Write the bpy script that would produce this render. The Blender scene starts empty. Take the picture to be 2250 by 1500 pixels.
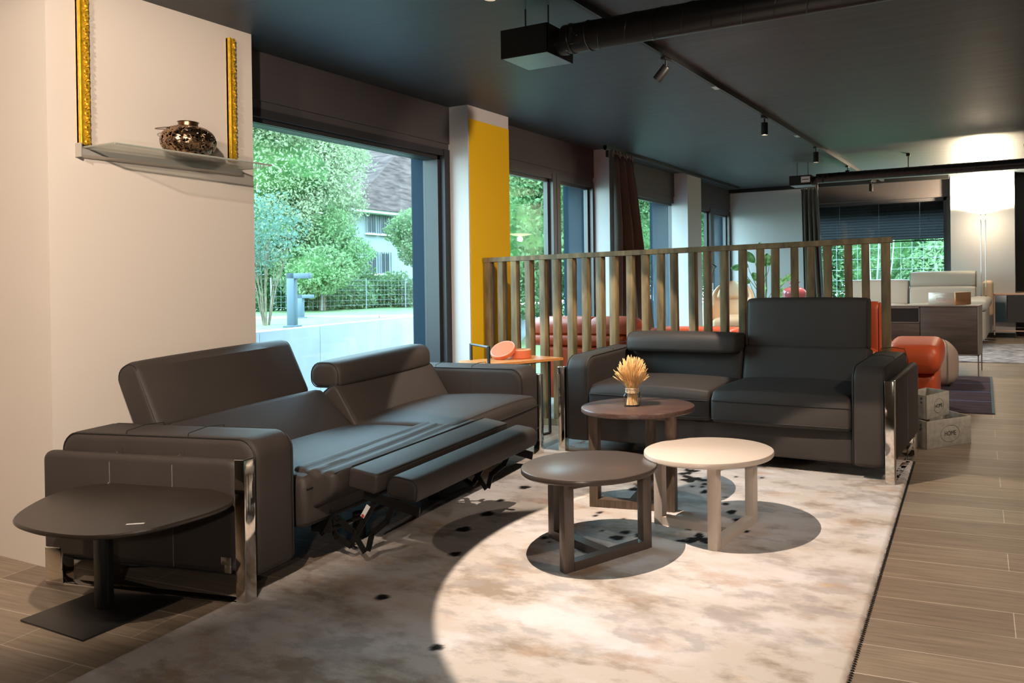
import bpy, math, random
import numpy as np
from mathutils import Vector, Matrix
sc = bpy.context.scene
COL = sc.collection
R = math.radians
random.seed(7)
rng = np.random.default_rng(11)

# ---------------------------------------------------------------- camera
K, Y0 = 0.057, 1.9            # the showroom floor rises gently towards the far end
def fz(y): return K * (y - Y0)
H_EYE, ZC = 1.2, 2.617
cam_d = bpy.data.cameras.new('camera')
cam = bpy.data.objects.new('camera', cam_d); COL.objects.link(cam)
yaw, pitch, roll = R(26.242), R(-0.426), R(-0.699)
r_ = Vector((math.cos(yaw), math.sin(yaw), 0)); f_ = Vector((-math.sin(yaw), math.cos(yaw), 0)); u_ = Vector((0, 0, 1))
f2 = f_ * math.cos(pitch) + u_ * math.sin(pitch); u2 = -f_ * math.sin(pitch) + u_ * math.cos(pitch)
r3 = r_ * math.cos(roll) + u2 * math.sin(roll); u3 = -r_ * math.sin(roll) + u2 * math.cos(roll)
M = Matrix((r3, u3, -f2)).transposed().to_4x4(); M.translation = Vector((0, 0, H_EYE))
cam.matrix_world = M
cam_d.sensor_width = 36; cam_d.lens = 36 * 1732.9 / 2250
cam_d.shift_x = (1125 - 1441.4) / 2250
cam_d.shift_y = (645.7 - 750) / 2250
cam_d.clip_start = 0.05; cam_d.clip_end = 200
sc.camera = cam

# ---------------------------------------------------------------- world, exposure
sc.view_settings.view_transform = 'Standard'; sc.view_settings.look = 'None'
sc.view_settings.exposure = 1.12; sc.view_settings.gamma = 1; sc.view_settings.use_curve_mapping = False
w = bpy.data.worlds.new('sky'); sc.world = w; w.use_nodes = True
nt = w.node_tree; bg = nt.nodes['Background']
tc = nt.nodes.new('ShaderNodeTexCoord'); sep = nt.nodes.new('ShaderNodeSeparateXYZ'); cr = nt.nodes.new('ShaderNodeValToRGB')
nt.links.new(tc.outputs['Generated'], sep.inputs[0]); nt.links.new(sep.outputs['Z'], cr.inputs[0]); nt.links.new(cr.outputs[0], bg.inputs[0])
cr.color_ramp.elements[0].position = 0.0; cr.color_ramp.elements[0].color = (.62, .86, .92, 1)
cr.color_ramp.elements[1].position = 0.7; cr.color_ramp.elements[1].color = (.50, .78, 1.0, 1)
bg.inputs[1].default_value = 8
sc.cycles.sample_clamp_indirect = 4.0; sc.cycles.blur_glossy = 1.0; sc.cycles.caustics_reflective = False; sc.cycles.caustics_refractive = False

def lamp(name, kind, loc, power, color, target=None, parent=None, **kw):
    d = bpy.data.lights.new(name, kind); d.energy = power; d.color = color
    for k, v in kw.items(): setattr(d, k, v)
    o = bpy.data.objects.new(name, d); COL.objects.link(o); o.location = loc
    if target is not None:
        o.rotation_euler = (Vector(target) - Vector(loc)).to_track_quat('-Z', 'Y').to_euler()
    if parent is not None: o.parent = parent
    return o

# ---------------------------------------------------------------- materials
def mk(name):
    m = bpy.data.materials.new(name); m.use_nodes = True
    return m, m.node_tree, m.node_tree.nodes['Principled BSDF']
def mat(name, col, rough=.5, metal=0, var=0, vscale=8, stretch=(1, 1, 1), bump=0, bscale=60, spec=.5, col2=None, coat=0, detail=4, emit=None, estr=0, trans=0, sheen=0):
    m, nt, b = mk(name)
    b.inputs['Base Color'].default_value = (*col, 1); b.inputs['Roughness'].default_value = rough
    b.inputs['Metallic'].default_value = metal; b.inputs['Specular IOR Level'].default_value = spec
    if coat: b.inputs['Coat Weight'].default_value = coat
    if sheen: b.inputs['Sheen Weight'].default_value = sheen
    if emit: b.inputs['Emission Color'].default_value = (*emit, 1); b.inputs['Emission Strength'].default_value = estr
    tc = nt.nodes.new('ShaderNodeTexCoord'); mp = nt.nodes.new('ShaderNodeMapping'); mp.inputs['Scale'].default_value = stretch
    nt.links.new(tc.outputs['Object'], mp.inputs[0])
    if var or col2:
        n = nt.nodes.new('ShaderNodeTexNoise'); n.inputs['Scale'].default_value = vscale; n.inputs['Detail'].default_value = detail
        nt.links.new(mp.outputs[0], n.inputs['Vector'])
        c = nt.nodes.new('ShaderNodeValToRGB'); nt.links.new(n.outputs[0], c.inputs[0])
        a = col; bb = col2 or tuple(min(1, x * (1 + var)) for x in col)
        if not col2: a = tuple(x * (1 - var) for x in col)
        c.color_ramp.elements[0].position = .32; c.color_ramp.elements[1].position = .68
        c.color_ramp.elements[0].color = (*a, 1); c.color_ramp.elements[1].color = (*bb, 1)
        nt.links.new(c.outputs[0], b.inputs['Base Color'])
    if bump:
        n2 = nt.nodes.new('ShaderNodeTexNoise'); n2.inputs['Scale'].default_value = bscale; n2.inputs['Detail'].default_value = 3
        nt.links.new(mp.outputs[0], n2.inputs['Vector'])
        bu = nt.nodes.new('ShaderNodeBump'); bu.inputs['Strength'].default_value = bump; bu.inputs['Distance'].default_value = .01
        nt.links.new(n2.outputs[0], bu.inputs['Height']); nt.links.new(bu.outputs[0], b.inputs['Normal'])
    return m

def glass_mat(name, tint=(1, 1, 1), refl=1.0):
    m = bpy.data.materials.new(name); m.use_nodes = True; nt = m.node_tree
    nt.nodes.remove(nt.nodes['Principled BSDF']); out = nt.nodes['Material Output']
    tr = nt.nodes.new('ShaderNodeBsdfTransparent'); tr.inputs[0].default_value = (*tint, 1)
    gl = nt.nodes.new('ShaderNodeBsdfGlossy'); gl.inputs['Roughness'].default_value = 0.0
    fr = nt.nodes.new('ShaderNodeFresnel'); ge = nt.nodes.new('ShaderNodeNewGeometry'); mr = nt.nodes.new('ShaderNodeMapRange')
    mr.inputs[3].default_value = 1.5; mr.inputs[4].default_value = 1 / 1.5; nt.links.new(ge.outputs['Backfacing'], mr.inputs[0]); nt.links.new(mr.outputs[0], fr.inputs[0])
    mu = nt.nodes.new('ShaderNodeMath'); mu.operation = 'MULTIPLY'; mu.inputs[1].default_value = refl
    mx = nt.nodes.new('ShaderNodeMixShader')
    nt.links.new(fr.outputs[0], mu.inputs[0]); nt.links.new(mu.outputs[0], mx.inputs[0])
    nt.links.new(tr.outputs[0], mx.inputs[1]); nt.links.new(gl.outputs[0], mx.inputs[2]); nt.links.new(mx.outputs[0], out.inputs[0])
    return m

MT = {}
MT['leather'] = mat('charcoal leather', (.044, .0355, .031), rough=.58, bump=.14, bscale=260, spec=.30, var=.08, vscale=3)
MT['leather_side'] = MT['leather']
MT['thread'] = mat('dark seam thread', (.012, .011, .010), rough=.7)
MT['thread_light'] = mat('grey seam thread', (.13, .115, .10), rough=.7)
MT['chrome'] = mat('chrome', (.78, .74, .68), rough=.07, metal=1)
MT['steel'] = mat('brushed metal', (.55, .53, .5), rough=.35, metal=1)
MT['black_metal'] = mat('black powder coated metal', (.009, .0085, .008), rough=.42, spec=.5)
MT['duct'] = mat('black painted duct', (.008, .0065, .006), rough=.34, spec=.5)
MT['mech'] = mat('black mechanism steel', (.03, .028, .025), rough=.4, metal=.6)
MT['paint'] = mat('warm white wall paint', (.66, .59, .525), rough=.85, spec=.2)
MT['white'] = mat('white wall paint', (.55, .53, .53), rough=.85, spec=.2)
MT['yellow'] = mat('mustard yellow wall paint', (.78, .47, .012), rough=.75, bump=.05, bscale=90, spec=.2)
MT['fascia'] = mat('dark grey panel', (.058, .05, .05), rough=.45)
MT['frame'] = mat('grey window frame', (.058, .056, .058), rough=.35)
MT['frame_dark'] = mat('dark grey window frame', (.026, .025, .028), rough=.5, spec=.3)
MT['reveal'] = mat('blue grey metal reveal', (.010, .021, .033), rough=.85, spec=.08)
MT['bronze'] = mat('brown bronze lacquer', (.105, .080, .068), rough=.30, metal=.2, spec=.5)
MT['cream'] = mat('cream lacquer', (.64, .54, .46), rough=.3)
MT['wenge'] = mat('dark stained oak', (.060, .032, .028), rough=.34, col2=(.115, .068, .052), vscale=9, stretch=(1.2, 9, 9), detail=8, bump=.06, bscale=30)
MT['wenge_leg'] = mat('dark stained oak leg', (.075, .048, .032), rough=.5, col2=(.15, .10, .065), vscale=9, stretch=(9, 9, 1.2), detail=8)
MT['slat'] = mat('weathered brown slat wood', (.085, .058, .026), rough=.6, col2=(.25, .175, .078), vscale=4, stretch=(5, 5, 1.0), detail=8, bump=.1, bscale=40)
MT['orange'] = mat('orange red leather', (.60, .095, .028), rough=.42, bump=.08, bscale=200)
MT['coral'] = mat('coral leather', (.60, .14, .055), rough=.5, bump=.1, bscale=200)
MT['orange_wood'] = mat('orange brown wood', (.50, .19, .05), rough=.4, col2=(.62, .26, .08), vscale=7, stretch=(1.5, 10, 10), detail=6)
MT['wood_edge'] = mat('pale wood edge', (.72, .50, .30), rough=.5)
MT['black_top'] = mat('black brown ash top', (.022, .016, .012), rough=.33, col2=(.034, .025, .019), vscale=6, stretch=(1.5, 12, 12), detail=8)
MT['concrete_box'] = mat('grey cement effect board', (.33, .30, .25), rough=.8, col2=(.44, .41, .35), vscale=30)
MT['ink'] = mat('dark print', (.03, .028, .026), rough=.6)
MT['walnut'] = mat('dark veneer', (.045, .028, .022), rough=.45, col2=(.10, .066, .050), vscale=3, stretch=(.7, 1, 9), detail=8)
MT['sb_top'] = mat('grey brown top', (.20, .165, .14), rough=.5)
MT['beige_leather'] = mat('light grey leather', (.46, .42, .36), rough=.5, bump=.06, bscale=160)
MT['tan_leather'] = mat('pale tan leather', (.66, .47, .30), rough=.45, bump=.05, bscale=160)
MT['pouf'] = mat('beige leather', (.50, .38, .30), rough=.55, bump=.08, bscale=160)
MT['gold'] = mat('gilded wood', (.86, .50, .03), rough=.30, metal=.45, var=.25, vscale=40, bump=.2, bscale=120)
MT['shelf_metal'] = mat('brushed aluminium', (.52, .49, .44), rough=.35, metal=.5)
MT['curtain'] = mat('taupe curtain cloth', (.092, .084, .074), rough=.9, var=.12, vscale=80)
MT['curtain_edge'] = mat('grey curtain lining', (.22, .19, .16), rough=.9)
MT['vase'] = mat('raspberry glaze', (.46, .13, .16), rough=.12, coat=.5)
MT['leaf'] = mat('dieffenbachia leaf', (.05, .30, .05), rough=.4, col2=(.45, .68, .28), vscale=25)
MT['stem'] = mat('green plant stem', (.10, .22, .05), rough=.5)
MT['soil'] = mat('potting soil', (.03, .02, .015), rough=.9)
MT['straw'] = mat('dried wheat', (.80, .50, .20), rough=.7, col2=(.90, .66, .34), vscale=40)
MT['paper'] = mat('white paper', (.85, .83, .8), rough=.7)
MT['red'] = mat('red print', (.6, .06, .03), rough=.6)
MT['pewter'] = mat('silver grey board', (.52, .47, .40), rough=.3, metal=.5)
MT['copper'] = mat('copper coloured board', (.62, .33, .15), rough=.28, metal=.7)
MT['rose_metal'] = mat('rose gold metal', (.75, .50, .38), rough=.4, metal=.3)
MT['screen_blk'] = mat('dark cabinet front', (.045, .042, .040), rough=.4)
MT['grey_wall'] = mat('dark grey wall paint', (.075, .072, .07), rough=.8)
MT['asphalt'] = mat('pale terrace slab', (.22, .23, .24), rough=.8)
MT['retain'] = mat('pale concrete', (.30, .31, .322), rough=.8, col2=(.36, .37, .38), vscale=3, bump=.05)
MT['grass'] = mat('lawn', (.052, .10, .026), rough=.9, col2=(.10, .17, .056), vscale=6, detail=8, bump=.3, bscale=60)
MT['bark'] = mat('bark', (.16, .12, .08), rough=.9, var=.3, vscale=20)
MT['house'] = mat('pale grey render', (.19, .21, .225), rough=.9, var=.06, vscale=1)
MT['house_dark'] = mat('dark window', (.035, .04, .05), rough=.3)
MT['house_white'] = mat('white window bars', (.6, .62, .64), rough=.6)
MT['grille'] = mat('silver grille bars', (.42, .50, .58), rough=.35, metal=.5)
MT['lens'] = mat('lit spotlight lens', (1, .9, .75), emit=(1, .80, .58), estr=9)
MT['lens_off'] = mat('spotlight lens', (.25, .25, .25), rough=.2)
MT['black'] = mat('black rubber', (.01, .01, .01), rough=.5)
MT['blind'] = mat('dark blind slat', (.0045, .005, .005), rough=.6, spec=.15)
MT['wire'] = mat('galvanised wire', (.20, .23, .24), rough=.5)
MT['anthracite'] = mat('anthracite metal', (.06, .09, .12), rough=.5)
MT['glass'] = glass_mat('window glass', (.93, .985, .98), 1.0)
MT['glass_shelf'] = glass_mat('shelf glass', (.93, .95, .93), .8)
MT['glass_jar'] = glass_mat('jar glass', (.97, .98, .99), 1.1)
def leafmat(name, c1, c2, sc_=1.2):
    m, nt, b = mk(name); b.inputs['Roughness'].default_value = .7; b.inputs['Specular IOR Level'].default_value = .2
    tc = nt.nodes.new('ShaderNodeTexCoord'); n = nt.nodes.new('ShaderNodeTexNoise'); n.inputs['Scale'].default_value = sc_; n.inputs['Detail'].default_value = 12; n.inputs['Roughness'].default_value = .8
    c = nt.nodes.new('ShaderNodeValToRGB'); c.color_ramp.elements[0].color = (*c1, 1); c.color_ramp.elements[1].color = (*c2, 1)
    c.color_ramp.elements[0].position = .36; c.color_ramp.elements[1].position = .64
    nt.links.new(tc.outputs['Object'], n.inputs['Vector']); nt.links.new(n.outputs[0], c.inputs[0]); nt.links.new(c.outputs[0], b.inputs['Base Color'])
    tl = nt.nodes.new('ShaderNodeBsdfTranslucent'); mx = nt.nodes.new('ShaderNodeMixShader'); mx.inputs[0].default_value = .35
    nt.links.new(c.outputs[0], tl.inputs[0]); nt.links.new(b.outputs[0], mx.inputs[1]); nt.links.new(tl.outputs[0], mx.inputs[2])
    nt.links.new(mx.outputs[0], nt.nodes['Material Output'].inputs[0])
    return m
MT['fol_maple'] = leafmat('maple foliage', (.165, .215, .115), (.34, .375, .235))
MT['fol_green'] = leafmat('green foliage', (.055, .12, .042), (.155, .24, .11))
MT['fol_dark'] = leafmat('dark foliage', (0.019, 0.072, 0.022), (0.077, 0.198, 0.072))
MT['fol_blue'] = leafmat('blue green foliage', (0.050, 0.110, 0.080), (0.140, 0.220, 0.170))
MT['fol_bright'] = leafmat('bright shrub foliage', (.095, .19, .075), (.235, .33, .165))
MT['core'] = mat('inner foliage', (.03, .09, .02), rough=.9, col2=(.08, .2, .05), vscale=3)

# ceiling: dark painted board-marked concrete
def ceiling_mat():
    m, nt, b = mk('dark painted concrete')
    b.inputs['Roughness'].default_value = .5; b.inputs['Specular IOR Level'].default_value = .6
    tc = nt.nodes.new('ShaderNodeTexCoord'); mp = nt.nodes.new('ShaderNodeMapping'); mp.inputs['Scale'].default_value = (.8, 5, 1)
    n = nt.nodes.new('ShaderNodeTexNoise'); n.inputs['Scale'].default_value = 2.2; n.inputs['Detail'].default_value = 8
    br = nt.nodes.new('ShaderNodeTexBrick'); br.inputs['Scale'].default_value = 1; br.inputs['Brick Width'].default_value = 2.5; br.inputs['Row Height'].default_value = .52
    br.inputs['Mortar Size'].default_value = .004; br.inputs['Color1'].default_value = (1, 1, 1, 1); br.inputs['Color2'].default_value = (.86, .86, .86, 1); br.inputs['Mortar'].default_value = (.35, .35, .35, 1)
    c = nt.nodes.new('ShaderNodeValToRGB'); c.color_ramp.elements[0].color = (.013, .020, .027, 1); c.color_ramp.elements[1].color = (.028, .040, .050, 1)
    mx = nt.nodes.new('ShaderNodeMix'); mx.data_type = 'RGBA'; mx.blend_type = 'MULTIPLY'; mx.inputs[0].default_value = 1
    nt.links.new(tc.outputs['Object'], mp.inputs[0]); nt.links.new(mp.outputs[0], n.inputs['Vector']); nt.links.new(n.outputs[0], c.inputs[0])
    nt.links.new(tc.outputs['Object'], br.inputs['Vector']); nt.links.new(c.outputs[0], mx.inputs[6]); nt.links.new(br.outputs[0], mx.inputs[7]); nt.links.new(mx.outputs[2], b.inputs['Base Color'])
    bu = nt.nodes.new('ShaderNodeBump'); bu.inputs['Strength'].default_value = .28; bu.inputs['Distance'].default_value = .010
    nt.links.new(n.outputs[0], bu.inputs['Height']); nt.links.new(bu.outputs[0], b.inputs['Normal'])
    return m
MT['ceiling'] = ceiling_mat()
def floor_mat():
    m, nt, b = mk('wood look floor tiles')
    tc = nt.nodes.new('ShaderNodeTexCoord'); mp = nt.nodes.new('ShaderNodeMapping'); mp.inputs['Rotation'].default_value = (0, 0, R(-4.2)); mp.inputs['Location'].default_value = (.58, -.036, 0)
    br = nt.nodes.new('ShaderNodeTexBrick'); br.inputs['Scale'].default_value = 1; br.inputs['Brick Width'].default_value = 1.1; br.inputs['Row Height'].default_value = .184; br.offset = .37; br.offset_frequency = 3
    br.inputs['Mortar Size'].default_value = .0016; br.inputs['Mortar Smooth'].default_value = .2; br.inputs['Bias'].default_value = 0
    br.inputs['Color1'].default_value = (.205, .155, .115, 1); br.inputs['Color2'].default_value = (.285, .225, .165, 1); br.inputs['Mortar'].default_value = (.58, .50, .42, 1)
    nt.links.new(tc.outputs['Object'], mp.inputs[0]); nt.links.new(mp.outputs[0], br.inputs['Vector'])
    m2 = nt.nodes.new('ShaderNodeMapping'); m2.inputs['Scale'].default_value = (1.2, 26, 1); nt.links.new(mp.outputs[0], m2.inputs[0])
    n = nt.nodes.new('ShaderNodeTexNoise'); n.inputs['Scale'].default_value = 2.5; n.inputs['Detail'].default_value = 10; n.inputs['Roughness'].default_value = .65; nt.links.new(m2.outputs[0], n.inputs['Vector'])
    c = nt.nodes.new('ShaderNodeValToRGB'); c.color_ramp.elements[0].color = (.62, .60, .58, 1); c.color_ramp.elements[1].color = (1.2, 1.18, 1.15, 1); c.color_ramp.elements[0].position = .3; c.color_ramp.elements[1].position = .7
    nt.links.new(n.outputs[0], c.inputs[0])
    mx = nt.nodes.new('ShaderNodeMix'); mx.data_type = 'RGBA'; mx.blend_type = 'MULTIPLY'; mx.inputs[0].default_value = 1
    nt.links.new(br.outputs[0], mx.inputs[6]); nt.links.new(c.outputs[0], mx.inputs[7]); nt.links.new(mx.outputs[2], b.inputs['Base Color'])
    b.inputs['Roughness'].default_value = .45
    return m
MT['floor'] = floor_mat()
def rug_mat():
    m, nt, b = mk('beige rug with stains')
    b.inputs['Roughness'].default_value = .9; b.inputs['Specular IOR Level'].default_value = .15
    tc = nt.nodes.new('ShaderNodeTexCoord'); mp = nt.nodes.new('ShaderNodeMapping'); mp.inputs['Scale'].default_value = (1, 2.0, 1); nt.links.new(tc.outputs['Object'], mp.inputs[0])
    def nz(scale, det, lo, hi, off):
        n = nt.nodes.new('ShaderNodeTexNoise'); n.inputs['Scale'].default_value = scale; n.inputs['Detail'].default_value = det; n.inputs['Roughness'].default_value = .62
        mm = nt.nodes.new('ShaderNodeMapping'); mm.inputs['Location'].default_value = (off, off * 2, 0); nt.links.new(mp.outputs[0], mm.inputs[0]); nt.links.new(mm.outputs[0], n.inputs['Vector'])
        c = nt.nodes.new('ShaderNodeMapRange'); c.inputs[1].default_value = lo; c.inputs[2].default_value = hi; nt.links.new(n.outputs[0], c.inputs[0]); return c.outputs[0]
    def mix(a, bcol, fac, amount=1):
        x = nt.nodes.new('ShaderNodeMix'); x.data_type = 'RGBA'
        if amount != 1:
            k = nt.nodes.new('ShaderNodeMath'); k.operation = 'MULTIPLY'; k.inputs[1].default_value = amount; nt.links.new(fac, k.inputs[0]); fac = k.outputs[0]
        nt.links.new(fac, x.inputs[0])
        if isinstance(a, tuple): x.inputs[6].default_value = (*a, 1)
        else: nt.links.new(a, x.inputs[6])
        x.inputs[7].default_value = (*bcol, 1); return x.outputs[2]
    c = mix((.56, .50, .45), (.27, .21, .155), nz(3.2, 12, .50, .62, 3.1), .8)
    c = mix(c, (.70, .67, .68), nz(1.3, 5, .46, .62, 7.7), .85)
    c = mix(c, (.36, .33, .32), nz(3.6, 9, .54, .62, 12.3), .65); c = mix(c, (.44, .27, .17), nz(2.0, 9, .56, .66, 33.0), .55)
    c = mix(c, (.60, .42, .16), nz(5, 6, .66, .74, 21.3), .6)
    n = nt.nodes.new('ShaderNodeTexNoise'); n.inputs['Scale'].default_value = 130; n.inputs['Detail'].default_value = 4; nt.links.new(mp.outputs[0], n.inputs['Vector'])
    at = nt.nodes.new('ShaderNodeAttribute'); at.attribute_name = 'spots'
    c = mix(c, (.012, .011, .010), at.outputs['Fac'])
    nt.links.new(c, b.inputs['Base Color'])
    bu = nt.nodes.new('ShaderNodeBump'); bu.inputs['Strength'].default_value = .35; bu.inputs['Distance'].default_value = .006
    nt.links.new(n.outputs[0], bu.inputs['Height']); nt.links.new(bu.outputs[0], b.inputs['Normal'])
    return m
MT['rug'] = rug_mat()

# ---------------------------------------------------------------- mesh collector
class G:
    def __init__(s): s.v = []; s.f = []; s.n = 0
    def add(s, vs, fs):
        s.v.extend([tuple(map(float, p)) for p in vs]); s.f.extend([tuple(i + s.n for i in f) for f in fs]); s.n += len(vs); return s
    def box(s, x0, x1, y0, y1, z0, z1):
        return s.add([(x0, y0, z0), (x1, y0, z0), (x1, y1, z0), (x0, y1, z0), (x0, y0, z1), (x1, y0, z1), (x1, y1, z1), (x0, y1, z1)],
                     [(0, 3, 2, 1), (4, 5, 6, 7), (0, 1, 5, 4), (1, 2, 6, 5), (2, 3, 7, 6), (3, 0, 4, 7)])
    def rbox(s, x0, x1, y0, y1, z0, z1, r=.01, seg=2, m=1, puff=(0, 0, 0), fn=None):
        c = np.array([(x0 + x1) / 2, (y0 + y1) / 2, (z0 + z1) / 2]); h = np.array([abs(x1 - x0), abs(y1 - y0), abs(z1 - z0)]) / 2
        r = min(r, h.min() * .98)
        ax = []
        for k in range(3):
            a = [-h[k] + r * (1 - math.tan(math.pi / 4 * (1 - i / seg))) for i in range(seg)]
            inner = list(np.linspace(-h[k] + r, h[k] - r, m + 1))
            ax.append(np.array(a + inner + [-q for q in reversed(a)]))
        for k in range(3):
            i, j = (k + 1) % 3, (k + 2) % 3
            A, B = np.meshgrid(ax[i], ax[j], indexing='ij'); na, nb = A.shape
            for sg in (-1, 1):
                P = np.zeros((na * nb, 3)); P[:, i] = A.ravel(); P[:, j] = B.ravel(); P[:, k] = sg * h[k]
                q = np.clip(P, -(h - r), h - r); d = P - q; L = np.linalg.norm(d, axis=1, keepdims=True); P = q + d / np.maximum(L, 1e-9) * r
                for t in range(3):
                    if puff[t]:
                        o1, o2 = (t + 1) % 3, (t + 2) % 3
                        P[:, t] += puff[t] * (P[:, t] / h[t]) * np.clip(1 - (P[:, o1] / h[o1]) ** 2, 0, 1) * np.clip(1 - (P[:, o2] / h[o2]) ** 2, 0, 1)
                P = P + c
                if fn is not None: P = np.array([fn(p) for p in P])
                fs = []
                for a in range(na - 1):
                    for b in range(nb - 1):
                        q4 = (a * nb + b, (a + 1) * nb + b, (a + 1) * nb + b + 1, a * nb + b + 1)
                        fs.append(q4 if sg > 0 else q4[::-1])
                s.add(P, fs)
        return s
    def tube(s, pts, r, sides=8, closed=False, caps=True):
        pts = [Vector(p) for p in pts]; n = len(pts)
        rs = r if isinstance(r, (list, tuple)) else [r] * n
        ts = []
        for i in range(n):
            a = pts[(i - 1) % n] if (closed or i > 0) else pts[i]; b = pts[(i + 1) % n] if (closed or i < n - 1) else pts[i]
            t = (b - a); ts.append(t.normalized() if t.length > 1e-9 else Vector((0, 0, 1)))
        up = Vector((0, 0, 1)) if abs(ts[0].z) < .9 else Vector((1, 0, 0)); nr = ts[0].cross(up).normalized(); vs = []
        for i in range(n):
            nr = (nr - ts[i] * nr.dot(ts[i])); nr = nr.normalized() if nr.length > 1e-6 else ts[i].orthogonal().normalized(); bn = ts[i].cross(nr)
            for k in range(sides):
                a = 2 * math.pi * k / sides; vs.append(pts[i] + (nr * math.cos(a) + bn * math.sin(a)) * rs[i])
        fs = []
        for i in range(n if closed else n - 1):
            j = (i + 1) % n
            for k in range(sides): fs.append((i * sides + k, i * sides + (k + 1) % sides, j * sides + (k + 1) % sides, j * sides + k))
        if caps and not closed: fs.append(tuple(range(sides))[::-1]); fs.append(tuple((n - 1) * sides + k for k in range(sides)))
        return s.add(vs, fs)
    def cyl(s, p0, p1, r, sides=24, r2=None): return s.tube([p0, p1], [r, r if r2 is None else r2], sides)
    def lathe(s, prof, c=(0, 0, 0), seg=48, cap=True):
        vs = []; n = len(prof)
        for k in range(seg):
            a = 2 * math.pi * k / seg
            for (r, z) in prof: vs.append((c[0] + r * math.cos(a), c[1] + r * math.sin(a), c[2] + z))
        fs = [(k * n + i, ((k + 1) % seg) * n + i, ((k + 1) % seg) * n + i + 1, k * n + i + 1) for k in range(seg) for i in range(n - 1)]
        if cap:
            if prof[0][0] > 1e-5: fs.append(tuple(k * n for k in range(seg))[::-1])
            if prof[-1][0] > 1e-5: fs.append(tuple(k * n + n - 1 for k in range(seg)))
        return s.add(vs, fs)
    def poly(s, pts, z0, z1, top_in=0):          # extruded outline in XY
        n = len(pts); c = np.mean(np.array(pts), axis=0)
        def ring(z, ins): return [(c[0] + (p[0] - c[0]) * (1 - ins), c[1] + (p[1] - c[1]) * (1 - ins), z) for p in pts]
        vs = ring(z0, top_in) + ring(z0 + (z1 - z0) * .3, 0) + ring(z1 - (z1 - z0) * .3, 0) + ring(z1, top_in)
        fs = [tuple(range(n))[::-1], tuple(3 * n + i for i in range(n))]
        for l in range(3):
            for i in range(n): fs.append((l * n + i, l * n + (i + 1) % n, (l + 1) * n + (i + 1) % n, (l + 1) * n + i))
        return s.add(vs, fs)
    def loft(s, prof, x0, x1, er=.03, nx=10, wob=None):  # closed (y,z) profile along x with rounded ends
        P = np.array(prof); c = (P.max(0) + P.min(0)) / 2; h = (P.max(0) - P.min(0)) / 2; n = len(P); L = x1 - x0
        xs = []
        ne = 4
        for i in range(ne + 1):
            a = math.pi / 2 * i / ne; xs.append((x0 + er * (1 - math.sin(a)), er * (1 - math.cos(a))))
        xs = [(x0 + er * (1 - math.cos(a)), er * (1 - math.sin(a))) for a in [math.pi / 2 * i / ne for i in range(ne + 1)]]
        mid = [(x0 + er + (L - 2 * er) * i / nx, 0) for i in range(1, nx)]
        xs = xs + mid + [(x1 - (x - x0), ins) for x, ins in reversed(xs)]
        vs = []
        for x, ins in xs:
            sc2 = 1 - ins / np.maximum(h, 1e-6)
            Q = c + (P - c) * np.clip(sc2, .02, 1)
            for j, q in enumerate(Q):
                p = (x, q[0], q[1])
                if wob is not None: p = wob(p, j)
                vs.append(p)
        m = len(xs); fs = [tuple(range(n)), tuple((m - 1) * n + i for i in range(n))[::-1]]
        for l in range(m - 1):
            for i in range(n): fs.append((l * n + i, (l + 1) * n + i, (l + 1) * n + (i + 1) % n, l * n + (i + 1) % n))
        return s.add(vs, fs)
    def flip(s): s.f = [f[::-1] for f in s.f]; return s

def crom(pts, n=5, closed=True):
    P = [np.array(p, float) for p in pts]; m = len(P); out = []
    rngk = range(m) if closed else range(m - 1)
    for i in rngk:
        p0 = P[(i - 1) % m] if closed or i > 0 else P[i]; p1 = P[i]; p2 = P[(i + 1) % m]; p3 = P[(i + 2) % m] if closed or i + 2 < m else P[i + 1]
        for k in range(n):
            t = k / n; out.append(tuple(.5 * ((2 * p1) + (-p0 + p2) * t + (2 * p0 - 5 * p1 + 4 * p2 - p3) * t * t + (-p0 + 3 * p1 - 3 * p2 + p3) * t ** 3)))
    if not closed: out.append(tuple(P[-1]))
    return out
def rrect(y0, y1, z0, z1, r, n=5):
    """rounded rectangle profile; r one radius or four (front-bottom, back-bottom, back-top, front-top)"""
    if not isinstance(r, (tuple, list)): r = (r,) * 4
    out = []
    for (cy, cz, rr, a0) in ((y0 + r[0], z0 + r[0], r[0], 180), (y1 - r[1], z0 + r[1], r[1], 270), (y1 - r[2], z1 - r[2], r[2], 0), (y0 + r[3], z1 - r[3], r[3], 90)):
        for k in range(n + 1):
            a = R(a0 + 90 * k / n); out.append((cy + rr * math.cos(a), cz + rr * math.sin(a)))
    return out

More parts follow.
